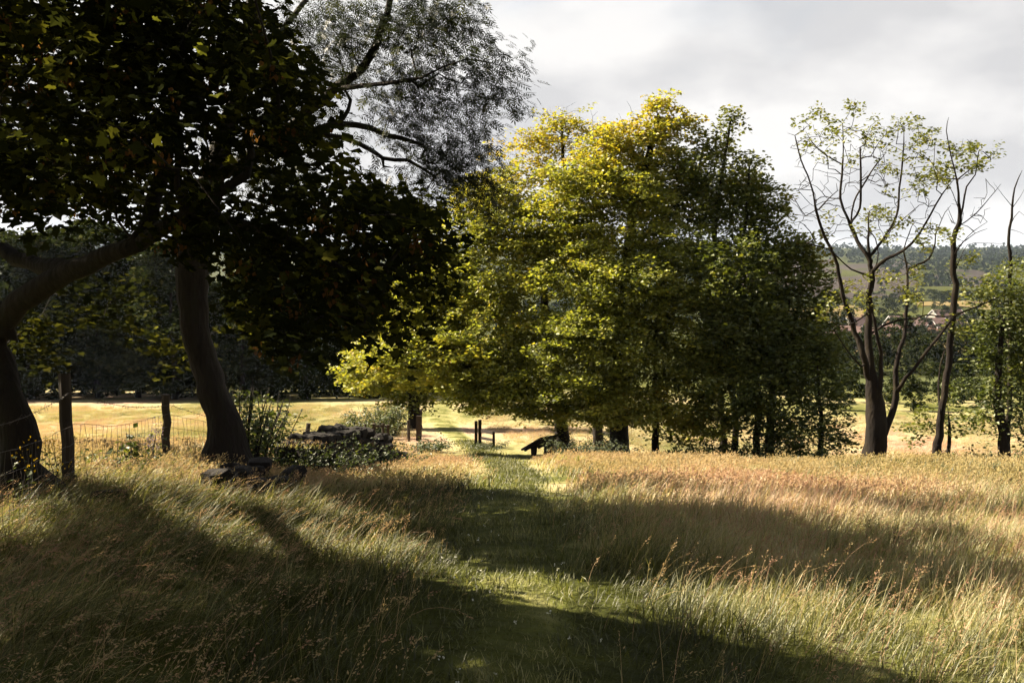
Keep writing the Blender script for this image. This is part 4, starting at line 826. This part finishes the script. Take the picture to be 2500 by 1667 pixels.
# ------------------------------------------------------------------ woodland behind the left pasture, valley trees, far woods
def proto(seed, ht, cr, ncl, nleaf, ls, mat, low=0.18, spr=(0.9, 0.8, 0.4), tr=0.22):
    rng = np.random.RandomState(seed); d = rng.normal(size=(ncl, 3)); d /= np.linalg.norm(d, axis=1, keepdims=True)
    r = np.where(rng.rand(ncl) < 0.3, rng.rand(ncl)**0.5, 0.6 + 0.4*rng.rand(ncl)); bump = 1 + 0.22*np.sin(4*d[:, 0] + seed)*np.cos(5*d[:, 2] + seed*2) + 0.15*np.sin(6*d[:, 1] + seed)
    zz = rng.rand(ncl)**0.85; an = rng.rand(ncl)*6.28; rad = cr*r*bump*np.sqrt(np.clip(1 - ((zz - 0.3)/0.72)**2, 0.02, 1))
    c = np.stack([rad*np.cos(an), rad*np.sin(an), 0.35 + zz*ht*0.97], 1)
    t = [np.array([0, 0, -0.3]), np.array([0.1, 0, ht*0.2]), np.array([-0.1, 0.1, ht*0.5]), np.array([0.1, 0, ht*0.85])]
    ch = grow(rng, [(t, [tr*1.2, tr, tr*0.6, 0.05])], c[::3], ht*0.1, 0.8, 0.012)
    ps, ds = [], []
    for k in c:
        o = np.array([k[0], k[1], 0.05]); n = max(3, int(nleaf*(0.6+0.8*rng.rand()))); ps.append(spray(rng, k, o, n, *spr)); ds.append(rnd_dirs(rng, n, 0.5, o/np.linalg.norm(o), 0.5))
    ps = np.concatenate(ps); ds = np.concatenate(ds); n = len(ps); hv = np.clip(0.45 + 0.25*rng.normal(size=n), 0, 1)
    V, F, T = leaves(rng, ps, ds, rnd_nrm(rng, n, 0.8), ls*(0.6 + 0.8*rng.rand(n)), hv, RHOMB)
    return wood_mesh('trunk', ch, BARK, rng), mesh('crown', V, F, mats=[mat], attrs={'tint': T})
def place_tree(name, label, cat, group, pr, x, y, s, rz, sz=1.0, sink=0.0):
    e = empty(name, (x, y, h1(x, y) - sink), label, cat, group); e.rotation_euler = (0, 0, rz); e.scale = (s, s, s*sz)
    for nm, me in zip(('trunk', 'crown'), pr): link(nm, me, e)
    return e
def build_woods():
    rng = np.random.RandomState(8)
    W = [proto(200+i, 12.0, 4.2, 190, 60, 0.36, LEAF_FAR, low=0.03) for i in range(4)]
    us = [-120, -20, 70, 150, 235, 330, 420, 505, 590, 670, 745, 815, 880]
    for i, u in enumerate(us):
        y = 101 + rng.uniform(-3, 6) + (4 if i % 2 else 0); x = (u-1250)/FPX*y
        place_tree('woodland_tree', 'tall dark tree of the wood edge behind the left pasture', 'tree', 'trees of the wood edge behind the left pasture', W[i % 4], x, y, rng.uniform(0.95, 1.2)*(1.35 if u < 450 else 1.0), rng.rand()*6.28)
    for i in range(14):
        y = 121 + rng.uniform(-4, 4); u = -150 + 85*i + rng.uniform(-15, 15)
        place_tree('woodland_tree', 'dark tree in the second row of the wood behind the left pasture', 'tree', 'second row of the wood behind the left pasture', W[(i+2) % 4], (u-1250)/FPX*y, y, rng.uniform(1.0, 1.3), rng.rand()*6.28)
    for i, (u, y, s) in enumerate([(930, 104, 0.62), (1000, 112, 0.7), (1130, 118, 0.55), (1200, 122, 0.5)]):
        place_tree('woodland_tree', 'shorter tree of the wood edge beyond the head of the path', 'tree', 'shorter trees beyond the head of the path', W[(i+1) % 4], (u-1250)/FPX*y, y, s, rng.rand()*6.28)
    # valley: single trees in hedges and copses
    Vp = []
    for i in range(6):
        tm, cm = proto(220+i, 8.0 + (i % 3), 3.4 + 0.3*(i % 2), 44, 34, 0.62, LEAF_FAR, low=0.02, spr=(1.0, 0.9, 0.6)); Vp.append((tm, cm))
    rows = [(1880, 2560, 108, 30, 14, 0.55), (1900, 2560, 190, 26, 22, 0.9), (1850, 2560, 240, 16, 20, 0.85), (1880, 2560, 372, 18, 22, 0.9), (1880, 2560, 430, 40, 18, 0.8), (1870, 2560, 530, 20, 16, 0.9), (1900, 2560, 745, 14, 22, 1.0), (2150, 2560, 800, 60, 16, 1.0), (1900, 2400, 620, 40, 10, 0.9)]
    k = 0
    for u0, u1, y0, dy, n, s in rows:
        for j in range(n):
            u = u0 + (u1-u0)*(j + rng.rand())/n; y = y0 + rng.uniform(-dy, dy)/2; x = (u-1250)/FPX*y; tm, cm = Vp[k % 6]; k += 1
            e = link('valley_tree', cm, None, (x, y, h1(x, y) - 0.4)); ss = s*rng.uniform(0.6, 1.25); e.scale = (ss, ss, ss*rng.uniform(0.8, 1.1)); e.rotation_euler = (0, 0, rng.rand()*6.28)
            tag(e, 'small rounded tree of the valley hedges and copses seen past the half-bare trees', 'tree', 'valley trees')
    # far woods along the ridge and scrub on the slope: one mass
    xs, ys, hs = [], [], []
    def band(u0, u1, y0, y1, n, h):
        u = rng.uniform(u0, u1, n); y = rng.uniform(y0, y1, n); k = fbm(u*1.0, y*0.6, 160, 4) > 0.36; u, y = u[k], y[k]
        xs.append((u-1250)/FPX*y); ys.append(y); hs.append(h*rng.uniform(0.6, 1.2, len(u)))
    band(-300, 2800, 1850, 2750, 1900, 12); band(2150, 2750, 900, 1900, 700, 8); band(700, 1900, 420, 1800, 800, 9); band(1700, 2700, 1500, 1900, 420, 10)
    x, y, h = map(np.concatenate, (xs, ys, hs)); n = len(x); z = H(x, y); m = 11
    I = np.repeat(np.arange(n), m); d = rng.normal(size=(n*m, 3)); d /= np.linalg.norm(d, axis=1, keepdims=True); d[:, 2] = np.abs(d[:, 2])
    p = np.stack([x[I], y[I], z[I]], 1) + d*np.stack([h[I]*0.55, h[I]*0.55, h[I]], 1)*rng.uniform(0.7, 1, (n*m, 1))
    V, F, T = leaves(rng, p, rng.normal(size=(n*m, 3)), d + 0.4*rng.normal(size=(n*m, 3)), h[I]*0.55*rng.uniform(0.7, 1.2, n*m), np.clip(0.12 + 0.15*rng.normal(size=n*m), 0, 1), (RHOMB[0]*np.array([1.5, 1, 1]), RHOMB[1]))
    tag(link('far_woodland', mesh('far_woodland', V, F, mats=[LEAF_FAR], attrs={'tint': T})), 'blue-grey woods and scrub along the far ridge', 'woodland', kind='stuff')
build_woods()

# ------------------------------------------------------------------ houses in the valley
WALLM = noise_mat('pale_render', [(0.42, 0.38, 0.34), (0.6, 0.56, 0.5)], 0.6, 0.9, 0); BRICKM = noise_mat('brick_wall', [(0.2, 0.11, 0.085), (0.3, 0.18, 0.14)], 0.8, 0.9, 0)
ROOFM = noise_mat('tile_roof', [(0.19, 0.12, 0.11), (0.30, 0.2, 0.19)], 0.9, 0.85, 0.2, 6); PANE = noise_mat('window_glass', [(0.03, 0.035, 0.04), (0.06, 0.065, 0.07)], 1, 0.15, 0, spec=0.6)
WHITEP = noise_mat('white_paint', [(0.75, 0.75, 0.75), (0.85, 0.85, 0.85)], 2, 0.5, 0)
GLASSP = noise_mat('pale_glass', [(0.35, 0.45, 0.48), (0.5, 0.6, 0.62)], 0.5, 0.2, 0, spec=0.6)
def house(label, u, y, w, d, wallh, rz, wm, gable=True):
    x = (u-1250)/FPX*y; e = empty('house', (x, y, h1(x, y)), label, 'house', 'houses in the valley'); e.rotation_euler = (0, 0, rz)
    m = MB(); rh = d*0.36; W, D = w/2, d/2
    V = [(-W, -D, -1), (W, -D, -1), (W, D, -1), (-W, D, -1), (-W, -D, wallh), (W, -D, wallh), (W, D, wallh), (-W, D, wallh), (-W, 0, wallh+rh), (W, 0, wallh+rh)]
    m.add(V, Q=[(0, 1, 5, 4), (2, 3, 7, 6), (3, 0, 4, 7), (1, 2, 6, 5)], T=[(4, 8, 7), (5, 6, 9)]); link('wall', m.mesh('wall', [wm]), e)
    m = MB(); o = 0.4
    for s in (-1, 1):
        a = np.array([(-W-o, s*(D+o), wallh-0.3), (W+o, s*(D+o), wallh-0.3), (W+o, 0, wallh+rh+0.06), (-W-o, 0, wallh+rh+0.06)]); b = a + np.array([0, 0, 0.22]); m.hexa(a, b)
    rf = link('roof', m.mesh('roof', [ROOFM]), e)
    m = MB(); m.box((W*0.6, 0.3, wallh+rh+0.5), (0.9, 0.6, 1.5)); link('chimney', m.mesh('chimney', [BRICKM]), rf)
    for s in (-1, 1):                          # white barge boards on the gable ends
        m = MB(); k = s*(W+o+0.06)
        for q in (-1, 1): m.beam((k, q*(D+o), wallh-0.15), (k, 0, wallh+rh+0.2), 0.1, 0.35)
        link('barge_board', m.mesh('barge_board', [WHITEP]), rf)
    for s in (-1, 1):
        for xx in np.linspace(-W*0.6, W*0.6, 3):
            for zz in ([1.4] if wallh < 3.5 else [1.4, 4.0]):
                if abs(xx) < 0.1 and zz < 2 and s < 0: continue
                m = MB(); m.box((xx, s*(D+0.04), zz), (1.5, 0.1, 1.3)); f = link('window', m.mesh('window', [WHITEP]), e)
                m = MB(); m.box((xx, s*(D+0.09), zz), (1.25, 0.06, 1.05)); link('pane', m.mesh('pane', [PANE]), f)
    m = MB(); m.box((0, -D-0.05, 0.9), (1.0, 0.1, 2.1)); link('door', m.mesh('door', [WOOD_D]), e)
def build_village():
    for q in [('white-gabled house with broad pinkish roof, highest in the village', 2312, 470, 15, 9, 3.0, 0.25, WALLM),
              ('brick house with white-edged gable seen between the half-bare stems', 2196, 400, 8, 12, 3.0, 0.1, BRICKM), ('long low house with purple-brown roof right of the gabled brick one', 2262, 410, 14, 8, 2.8, -0.15, WALLM),
              ('house with dark tiled roof beside the round green hedge', 2318, 395, 13, 8, 2.8, 0.1, BRICKM), ('house half hidden behind the left stem of the large half-bare tree', 2092, 420, 12, 8, 3.0, 0.5, WALLM),
              ('brick cottage with white window at the near edge of the village', 2172, 330, 12, 8, 3.2, -0.2, BRICKM), ('low grey-roofed house nearest the dark clump of trees', 2040, 300, 13, 8, 2.6, 0.2, WALLM),
              ('brick house behind the slim half-bare stem, roof end showing', 2345, 430, 10, 8, 3.0, 0.6, BRICKM), ('small pale house left of the large half-bare tree', 2070, 350, 9, 7, 2.8, -0.3, WALLM)]: house(*q)
    u, y = 2013, 330; x = (u-1250)/FPX*y; z = h1(x, y) + 1.2; e = empty('glasshouse', (x, y, z), 'small white-framed glasshouse beside the dark clump of trees', 'glasshouse')
    m = MB(); m.add([(-1.5, -1, -2), (1.5, -1, -2), (1.5, 1, -2), (-1.5, 1, -2), (-1.5, -1, 1.4), (1.5, -1, 1.4), (1.5, 1, 2.6), (-1.5, 1, 2.6)], Q=[(0, 1, 5, 4), (1, 2, 6, 5), (2, 3, 7, 6), (3, 0, 4, 7), (4, 5, 6, 7)]); link('glazing', m.mesh('glazing', [GLASSP]), e)
    for xx in (-1.5, -0.75, 0, 0.75, 1.5):
        m = MB(); m.beam((xx, -1.06, -1.2), (xx, -1.06, 1.45), 0.14, 0.1, (0, 1, 0)); link('bar', m.mesh('bar', [WHITEP]), e)
        m = MB(); m.beam((xx, -1.06, 1.47), (xx, 1.0, 2.7), 0.14, 0.1); link('bar', m.mesh('bar', [WHITEP]), e)
    for zz in (1.4, 0.1):
        m = MB(); m.beam((-1.6, -1.09, zz), (1.6, -1.09, zz), 0.12, 0.14); link('bar', m.mesh('bar', [WHITEP]), e)
build_village()

# ------------------------------------------------------------------ fences, stile, board, walls
def post_mesh(seed, h, w, lean=(0, 0), sides=9, mat=WOOD, sq=False):
    rng = np.random.RandomState(seed); n = 7; t = np.linspace(0, 1, n); c = np.stack([lean[0]*t*h + 0.01*rng.normal(size=n), lean[1]*t*h + 0.01*rng.normal(size=n), -0.3 + (h+0.3)*t], 1)
    m = MB()
    if sq:
        k = np.array([(-1, -1), (1, -1), (1, 1), (-1, 1)])*w/2
        m.hexa([(a, b, -0.3) for a, b in k], [(a + lean[0]*h + rng.normal()*0.008, b + lean[1]*h + rng.normal()*0.008, h + rng.normal()*0.012) for a, b in k])
    else: m.tube(c, w/2*(1.04 - 0.10*t), sides, True, 0.05, rng)
    return m.mesh('post', [mat], smooth=False)
def build_fence():
    posts = [(-3.4, 5.0, 1.25, 0.13, (0, 0)), (P(170, 1190, 12)[0], 12.0, 1.42, 0.145, (-0.02, 0)), (P(402, 1100, 17)[0], 17.0, 1.15, 0.14, (0.05, 0)), (P(660, 1090, 24)[0], 24.0, 1.12, 0.13, (0, 0)), (P(750, 1070, 30)[0], 30.0, 1.1, 0.14, (0.04, 0)), (P(830, 1060, 37)[0], 37.0, 1.0, 0.13, (0, 0))]
    rng = np.random.RandomState(4); p0 = posts[1]; e = empty('wire_fence', (p0[0], p0[1], h1(p0[0], p0[1])), 'stock wire fence on weathered round posts running away along the left field', 'fence')
    org = np.array(e.location); tops = []
    for i, (x, y, h, w, l) in enumerate(posts):
        z = h1(x, y); o = link('post', post_mesh(300+i, h, w, l), e, np.array([x, y, z]) - org); tops.append((np.array([x, y, z]), h, np.array([l[0], l[1], 1.0])))
    for (a, ha, la), (b, hb, lb) in zip(tops[:-1], tops[1:]):
        L_ = np.linalg.norm(b-a); n = max(8, int(L_/0.22)); t = np.linspace(0, 1, n); rw = 0.0022 + 0.00012*a[1]; m = MB(); rows = []
        wavy = 0.02*np.cumsum(rng.normal(size=n))/math.sqrt(n)*3
        for hh in (0.08, 0.24, 0.40, 0.58, 0.80):
            q = a + (b-a)*t[:, None] + np.array([0, 0, 1.0])*(hh + 0.25*wavy - 0.10*np.sin(math.pi*t)*hh + rng.normal(size=n)*0.006)[:, None]; q[:, 2] += (H(q[:, 0], q[:, 1]) - (a[2] + (b[2]-a[2])*t))*0.8; q[:, 0] += 0.08; rows.append(q); m.tube(q, rw, 3, False)
        for k in range(1, n-1): m.tube([r[k] + np.array([0.04*rng.normal()*0.3, 0, 0]) for r in rows], rw*0.8, 3, False)
        link('wire_netting', m.mesh('wire_netting', [WIRE], origin=org), e)
        m = MB(); nn = n*2; t = np.linspace(0, 1, nn); q = a + la*(ha*0.84) + (b + lb*(hb*0.84) - a - la*(ha*0.84))*t[:, None]; q[:, 2] -= 0.14*np.sin(math.pi*t)*L_/7; q[:, 0] += 0.07; m.tube(q, rw, 3, False)
        for k in range(1, nn-1):
            d = rng.normal(size=3)*0.022; m.tube([q[k]-d, q[k]+d], rw*0.8, 3, False)
        link('barbed_wire', m.mesh('barbed_wire', [WIRE], origin=org), e)
    # old fence beyond the wall
    e = empty('post_fence', G(900, 44), 'row of short weathered fence posts showing above the tumbled wall', 'fence'); org = np.array(e.location); tp = []
    for i, (u, v, w) in enumerate([(870, 1042, 10), (888, 1035, 6), (911, 1034, 7), (932, 1033, 7), (944, 1037, 6), (996, 1026, 7)]):
        y = 43 + 0.5*i; g = G(u, y); h = P(u, v, y)[2] - g[2]; link('post', post_mesh(320+i, max(0.5, h), w*mpp(y), (0.03*rng.normal(), 0), sq=(i % 2 == 0)), e, g - org); tp.append(g + np.array([0, 0.1, h*0.85]))
    for a, b in ((2, 3), (3, 4)):
        m = MB(); m.beam(tp[a] - org, tp[b] - org, 0.05, 0.1); link('rail', m.mesh('rail', [WOOD]), e)
    e = empty('gate_post', G(1020, 46), 'stout square gate post with pale lit edge beside the path', 'post'); g = np.array(e.location); link('post_body', post_mesh(340, P(1020, 1015, 46)[2]-g[2], 0.24, (0.01, 0), sq=True), e)
    m = MB(); m.beam((0.07, 0.3, 0.2), (0.09, 0.3, P(1024, 1002, 46)[2]-g[2]), 0.09, 0.07, (0, 1, 0)); link('side_batten', m.mesh('side_batten', [WOOD]), e)
    e = empty('gate_post', G(995, 47.5), 'thin leaning post with cross rail just left of the stout gate post', 'post'); g = np.array(e.location); hh = P(997, 1026, 47.5)[2]-g[2]; link('post_body', post_mesh(341, hh, 0.13, (0.0, 0), sq=True), e)
    m = MB(); m.beam((-0.45, 0.06, hh*0.8), (0.05, 0.09, hh*0.82), 0.06, 0.12); link('rail', m.mesh('rail', [WOOD]), e)
def build_stile():
    y = 42.0; g = G(1166, y); e = empty('wooden_stile', g, 'broken dark wooden stile with twin tall posts and three short rails', 'stile'); dz = zat(1092, y) - g[2]
    def pt(u, yy, v0, v1, w, sd):
        q = G(u, yy); h = P(u, v1, yy)[2] - q[2]; link('post', post_mesh(sd, h, w*mpp(yy), (0.005, 0), sq=True, mat=WOOD_D), e, q - g); return q, h
    pt(1161, y, 1092, 1028, 7.5, 351); a, ha = pt(1170.5, y+0.05, 1090, 1025, 8.5, 352); b, hb = pt(1205, y-1.1, 1090, 1053, 7, 353)
    for f in (0.90, 0.50, 0.14):
        m = MB(); m.beam(a - g + np.array([0.02, -0.09, hb*f*1.1]), b - g + np.array([0, -0.05, hb*f]), 0.06, 0.11); link('rail', m.mesh('rail', [WOOD_D]), e)
def build_board():
    y = 36.0; L0 = P(1273, 1100, y+0.35); T0 = L0 + np.array([0.70, -0.66, 0.55]); Wd = np.array([0.68, 0.66, 0.0]); R0 = T0 + Wd; B0 = L0 + Wd
    c = (L0 + B0 + T0 + R0)/4; gz = h1(c[0], c[1]); e = empty('information_board', (c[0], c[1], gz), 'dark tilted wooden lectern board on two legs beside the beech', 'board'); o = np.array(e.location)
    nrm = np.cross(Wd, T0 - L0); nrm /= np.linalg.norm(nrm); nrm *= np.sign(nrm[2]); th = nrm*0.07
    m = MB(); m.hexa([q - o for q in (L0, B0, R0, T0)], [q - o + th for q in (L0, B0, R0, T0)]); pn = link('panel', m.mesh('panel', [WOOD_D]), e)
    sl = T0 - L0
    for f in (0.12, 0.88):
        m = MB(); a = L0 + Wd*f + sl*0.05 - th*0.5 - o; b = L0 + Wd*f + sl*0.95 - th*0.5 - o; m.beam(a, b, 0.07, 0.06, nrm); link('batten', m.mesh('batten', [WOOD_D]), pn)
    for f, k0, k1 in ((0.25, 0.30, 0.55), (0.80, 0.45, 0.95)):
        a = L0 + Wd*f + sl*k0 - o; b = L0 + Wd*f + sl*k1 - o; w = Wd/np.linalg.norm(Wd)*0.11; ga = a + (b-a)*0.1; gb = a + (b-a)*0.6
        za = h1(*(ga[:2] + o[:2])) - gz - 0.3; A = np.array([ga[0], ga[1], za]); B = np.array([gb[0], gb[1], za]); t = th*0.0
        m = MB(); m.hexa([A - w/2, A + w/2, B + w/2, B - w/2], [a - w/2 - th*0.15, a + w/2 - th*0.15, b + w/2 - th*0.15, b - w/2 - th*0.15]); link('leg', m.mesh('leg', [WOOD_D]), e)
def stone_kinds():
    out = []
    for i in range(8):
        rng = np.random.RandomState(400+i); n, k = 8, 5; V = []
        for a in range(k):
            ph = -math.pi/2 + math.pi*(a+0.5)/k
            for b in range(n):
                an = 2*math.pi*b/n; d = np.array([math.cos(ph)*math.cos(an), math.cos(ph)*math.sin(an), math.sin(ph)]); d = np.sign(d)*np.abs(d)**0.55; V.append(d*(0.42 + 0.12*rng.rand()))
        V = np.array(V); T = []; Q = [(a*n+b, a*n+(b+1) % n, (a+1)*n+(b+1) % n, (a+1)*n+b) for a in range(k-1) for b in range(n)]
        V = np.concatenate([V, [V[:n].mean(0) - (0, 0, 0.04)], [V[-n:].mean(0) + (0, 0, 0.04)]]); T = [(b+1 if b+1 < n else 0, b, n*k) for b in range(n)] + [((k-1)*n+b, (k-1)*n+(b+1) % n, n*k+1) for b in range(n)]
        out.append(mesh('stone', V, T, Q, mats=[STONE]))
    return out
def build_walls():
    SK = stone_kinds(); rng = np.random.RandomState(9)
    a = np.array([P(706, 1100, 17.2)[0], 17.2]); b = np.array([P(952, 1100, 23)[0], 23.0]); d = (b-a); L_ = np.linalg.norm(d); d /= L_; nn = np.array([d[1], -d[0]])
    e = empty('stone_wall', (*(a+b)/2, h1(*((a+b)/2))), 'tumbled dark drystone wall end overgrown with grass and bramble', 'wall'); o = np.array(e.location)
    def stone(parent, p, s, rz):
        q = link('stone', SK[rng.randint(8)], parent, p); q.scale = s; q.rotation_euler = (rng.normal()*0.12, rng.normal()*0.12, rz)
    for row in range(7):
        for side in (-0.2, 0.2):
            t = 0.0
            while t < L_:
                l = rng.uniform(0.26, 0.5); f = (t + l/2)/L_; top = np.interp(f, [0, 0.08, 0.2, 0.5, 0.8, 1], [0.28, 0.52, 0.74, 0.86, 0.72, 0.42]); z = -0.02 + row*0.155 + 0.04*math.sin(t*2.3 + row)
                if z < top:
                    p = a + d*(t + l/2) + nn*(side*(1 - 0.07*row) + rng.normal()*0.05); stone(e, (p[0]-o[0], p[1]-o[1], h1(p[0], p[1]) - o[2] + z + 0.06 + rng.normal()*0.03), (l*1.08, rng.uniform(0.32, 0.46), rng.uniform(0.13, 0.30)), math.atan2(d[1], d[0]) + rng.normal()*0.25)
                t += l
    c = np.array([P(625, 1190, 13.2)[0], 13.2]); e = empty('rubble_heap', (c[0], c[1], h1(*c)), 'low heap of fallen wall stones half buried in the long grass', 'stone heap'); o = np.array(e.location)
    for i in range(34):
        r = 0.75*math.sqrt(rng.rand()); an = rng.rand()*6.28; x, y = c[0] + 0.9*r*math.cos(an), c[1] + 1.3*r*math.sin(an); z = h1(x, y) - o[2] + rng.rand()*0.42*(1 - r)
        stone(e, (x-o[0], y-o[1], z + 0.05), rng.uniform(0.22, 0.46, 3)*np.array([1, 0.8, 0.55]), rng.rand()*6.28)
    g = hit(262, 1225); e = empty('mossy_stone', g, 'flat moss-topped stone lying in grass beside the near fence post', 'stone'); stone(e, (0, 0, 0.03), (0.5, 0.34, 0.2), 0.2)
build_fence(); build_stile(); build_board(); build_walls()

# ------------------------------------------------------------------ shrubs, nettles, flowers
def plant(name, label, cat, base, ns, h, spread, nl, ls, mat, seed, leanx=0.1, flower=None, tpl=RHOMB, fl_n=0, top=0.0, group=None, tint=0.5):
    rng = np.random.RandomState(seed); base = np.asarray(base, float); e = empty(name, base, label, cat, group); m = MB(); ps, ds, fp = [], [], []
    for i in range(ns):
        a = rng.rand()*6.28; r = spread*math.sqrt(rng.rand()); q0 = np.array([r*0.5*math.cos(a), r*0.5*math.sin(a), 0]); q0[2] = h1(base[0]+q0[0], base[1]+q0[1]) - base[2] - 0.05; hh = h*rng.uniform(0.6, 1.1)
        q1 = q0 + np.array([r*0.3*math.cos(a) + leanx*hh*0.3, r*0.3*math.sin(a), hh*0.55]); q2 = q0 + np.array([r*0.7*math.cos(a) + leanx*hh, r*0.7*math.sin(a), hh]); c = catmull([q0, q1, q2], hh/6); m.tube(c, np.linspace(0.012, 0.004, len(c))*max(0.5, h), 4, False)
        t = top + (1-top)*rng.rand(nl); k = np.clip((t*(len(c)-1)).astype(int), 0, len(c)-1); dd = rnd_dirs(rng, nl, 0.3); dd /= np.linalg.norm(dd, axis=1, keepdims=True)
        ps.append(c[k] + dd*ls*rng.rand(nl, 1)*2.0); ds.append(dd - np.array([0, 0, 0.3]))
        if flower is not None: fp.append(c[-1] + rng.normal(size=(fl_n, 3))*np.array([0.05, 0.05, 0.05 if fl_n < 40 else 0.09]))
    link('stems', m.mesh('stems', [BARK]), e); ps = np.concatenate(ps); ds = np.concatenate(ds); n = len(ps)
    V, F, T = leaves(rng, ps, ds, rnd_nrm(rng, n, 0.7), ls*(0.6 + 0.8*rng.rand(n)), np.clip(tint + 0.25*rng.normal(size=n), 0, 1), tpl); link('leaves', mesh('leaves', V, F, mats=[mat], attrs={'tint': T}), e)
    if flower is not None:
        fp = np.concatenate(fp); n = len(fp); V, F, T = leaves(rng, fp, rng.normal(size=(n, 3)), rng.normal(size=(n, 3)), 0.022*(0.7 + 0.6*rng.rand(n)), rng.rand(n), (RHOMB[0]*np.array([1.8, 1, 1]), RHOMB[1])); link('flowers', mesh('flowers', V, F, mats=[flower], attrs={'tint': T}), e)
    return e
def build_plants():
    for u, y, w, h, lab, sd in [(905, 47, 1.5, 1.5, 'rounded grey-green elder bush behind the row of short posts', 1), (850, 46, 0.9, 0.8, 'small pale bush at the left end of the short posts', 2), (945, 50, 1.1, 1.7, 'taller leafy bush against the leaning dark stem', 3)]:
        plant('bush', lab, 'bush', G(u, y), 26, h, w, 120, 0.12, LEAF_BUSH, 500+sd, 0.0, tint=0.55)
    plant('bramble', 'low dark bramble between the wall end and the gate post', 'bramble', G(1040, 39), 22, 0.55, 0.9, 70, 0.10, LEAF_BUSH, 510, 0.2, tint=0.2)
    plant('bramble', 'bramble shoots sprouting from the top of the tumbled wall', 'bramble', np.array([P(795, 1075, 19.3)[0], 19.3, zat(1085, 19.3)]), 26, 0.6, 1.0, 40, 0.075, LEAF_OAK, 511, -0.2, tint=0.15)
    plant('bramble', 'dark bramble trailing down the near face of the tumbled wall', 'bramble', np.array([P(760, 1100, 17.6)[0], 17.6, h1(P(760, 1100, 17.6)[0], 17.6)]), 80, 0.75, 1.4, 60, 0.05, LEAF_OAK, 521, 0.2, tint=0.05)
    plant('bramble', 'dry bramble and dead stems over the far end of the tumbled wall', 'bramble', np.array([P(905, 1100, 20.8)[0], 20.8, h1(P(905, 1100, 20.8)[0], 20.8)]), 44, 0.6, 1.1, 50, 0.055, LEAF_OAK, 522, 0.3, tint=0.15)
    for u, y, h, w, lab, sd in [(1700, 34.5, 1.0, 1.3, 'dark undergrowth below the leaning oak pair, left of it', 1), (1765, 34, 1.3, 1.2, 'dark leafy undergrowth in front of the leaning oak stems', 2), (1850, 33.5, 1.4, 1.5, 'dark thicket round the straight stem in the right half of the clump', 3), (1935, 33, 1.5, 1.5, 'dark thicket beside the low hawthorn at the clump foot', 4), (2085, 31, 1.0, 1.0, 'low scrub between the clump and the large half-bare tree', 5), (2410, 30, 1.1, 1.4, 'low scrub between the slim half-bare stem and the right edge', 6)]:
        plant('scrub_bush', lab, 'bush', G(u, y), 30, h, w, 110, 0.10, LEAF_OAK, 530+sd, 0.0, tint=0.3)
    plant('nettle_patch', 'grey-green nettles at the foot of the beech trunks', 'nettles', G(1440, 33.5), 70, 0.95, 1.6, 46, 0.085, LEAF_NETTLE, 512, 0.15)
    plant('nettle_patch', 'small dark weeds growing round the foot of the stile', 'weeds', G(1190, 40.6), 40, 0.34, 0.8, 40, 0.06, LEAF_BUSH, 513, 0.2, tint=0.3)
    plant('ivy', 'ivy and leafy shoots climbing the fence post right of the ash', 'ivy', G(645, 22.5), 20, 1.7, 0.7, 90, 0.085, LEAF_OAK, 514, 0.0, tint=0.25)
    plant('ivy', 'dark ivy bush at the right foot of the ash trunk', 'ivy', G(600, 16.6), 18, 1.6, 0.55, 90, 0.08, LEAF_OAK, 515, 0.1, tint=0.2)
    plant('ragwort', 'yellow ragwort in bloom between the sycamore trunk and the near post', 'flower', G(146, 12.3), 4, 0.62, 0.25, 16, 0.07, LEAF_BUSH, 516, 0.0, PETAL_Y, fl_n=30)
    plant('ragwort', 'shaded ragwort in bloom in front of the sycamore trunk', 'flower', G(62, 9.7), 4, 0.66, 0.3, 16, 0.07, LEAF_BUSH, 517, 0.05, PETAL_Y, fl_n=9)
    plant('willowherb', 'purple flower spike left of the second fence post', 'flower', G(352, 14.6), 3, 0.82, 0.16, 26, 0.07, LEAF_BUSH, 518, 0.05, PETAL_P, fl_n=46, tint=0.2)
    plant('willowherb', 'dark leafy weed spike among the grass below the netting', 'weeds', G(318, 14.4), 4, 0.75, 0.2, 40, 0.08, LEAF_OAK, 519, 0.0, tint=0.2)
    plant('willowherb', 'weedy dark stems behind the near post and netting', 'weeds', G(275, 14.0), 6, 0.6, 0.5, 24, 0.07, LEAF_OAK, 520, 0.1, tint=0.35)
    rng = np.random.RandomState(3); n = 110; i = (rng.rand(n)**1.5*90).astype(int); c = PATHS[i] + rng.normal(size=(n, 2))*0.4; z = H(c[:, 0], c[:, 1]) + 0.06 + 0.05*rng.rand(n); m = 5
    I = np.repeat(np.arange(n), m); p = np.stack([c[I, 0], c[I, 1], z[I]], 1) + rng.normal(size=(n*m, 3))*0.005
    V, F, T = leaves(rng, p, rng.normal(size=(n*m, 3)), rng.normal(size=(n*m, 3)), np.full(n*m, 0.009), rng.rand(n*m), (RHOMB[0]*np.array([2, 1, 1]), RHOMB[1])); tag(link('clover_flowers', mesh('clover_flowers', V, F, mats=[PETAL_W], attrs={'tint': T})), 'tiny white clover flowers scattered along the path', 'flowers', kind='stuff')
build_plants()

# ------------------------------------------------------------------ the air
def build_haze():
    m, N, L = newmat('haze_air'); out = N.new('ShaderNodeOutputMaterial'); v = N.new('ShaderNodeVolumePrincipled'); v.inputs['Color'].default_value = (0.62, 0.76, 1.0, 1); v.inputs['Density'].default_value = 0.00004; v.inputs['Anisotropy'].default_value = 0.2
    L.new(v.outputs[0], out.inputs['Volume']); mb = MB(); mb.box((0, 1400, -80), (10700, 9000, 400)); o = link('haze', mb.mesh('haze', [m])); tag(o, kind='stuff')
build_haze()
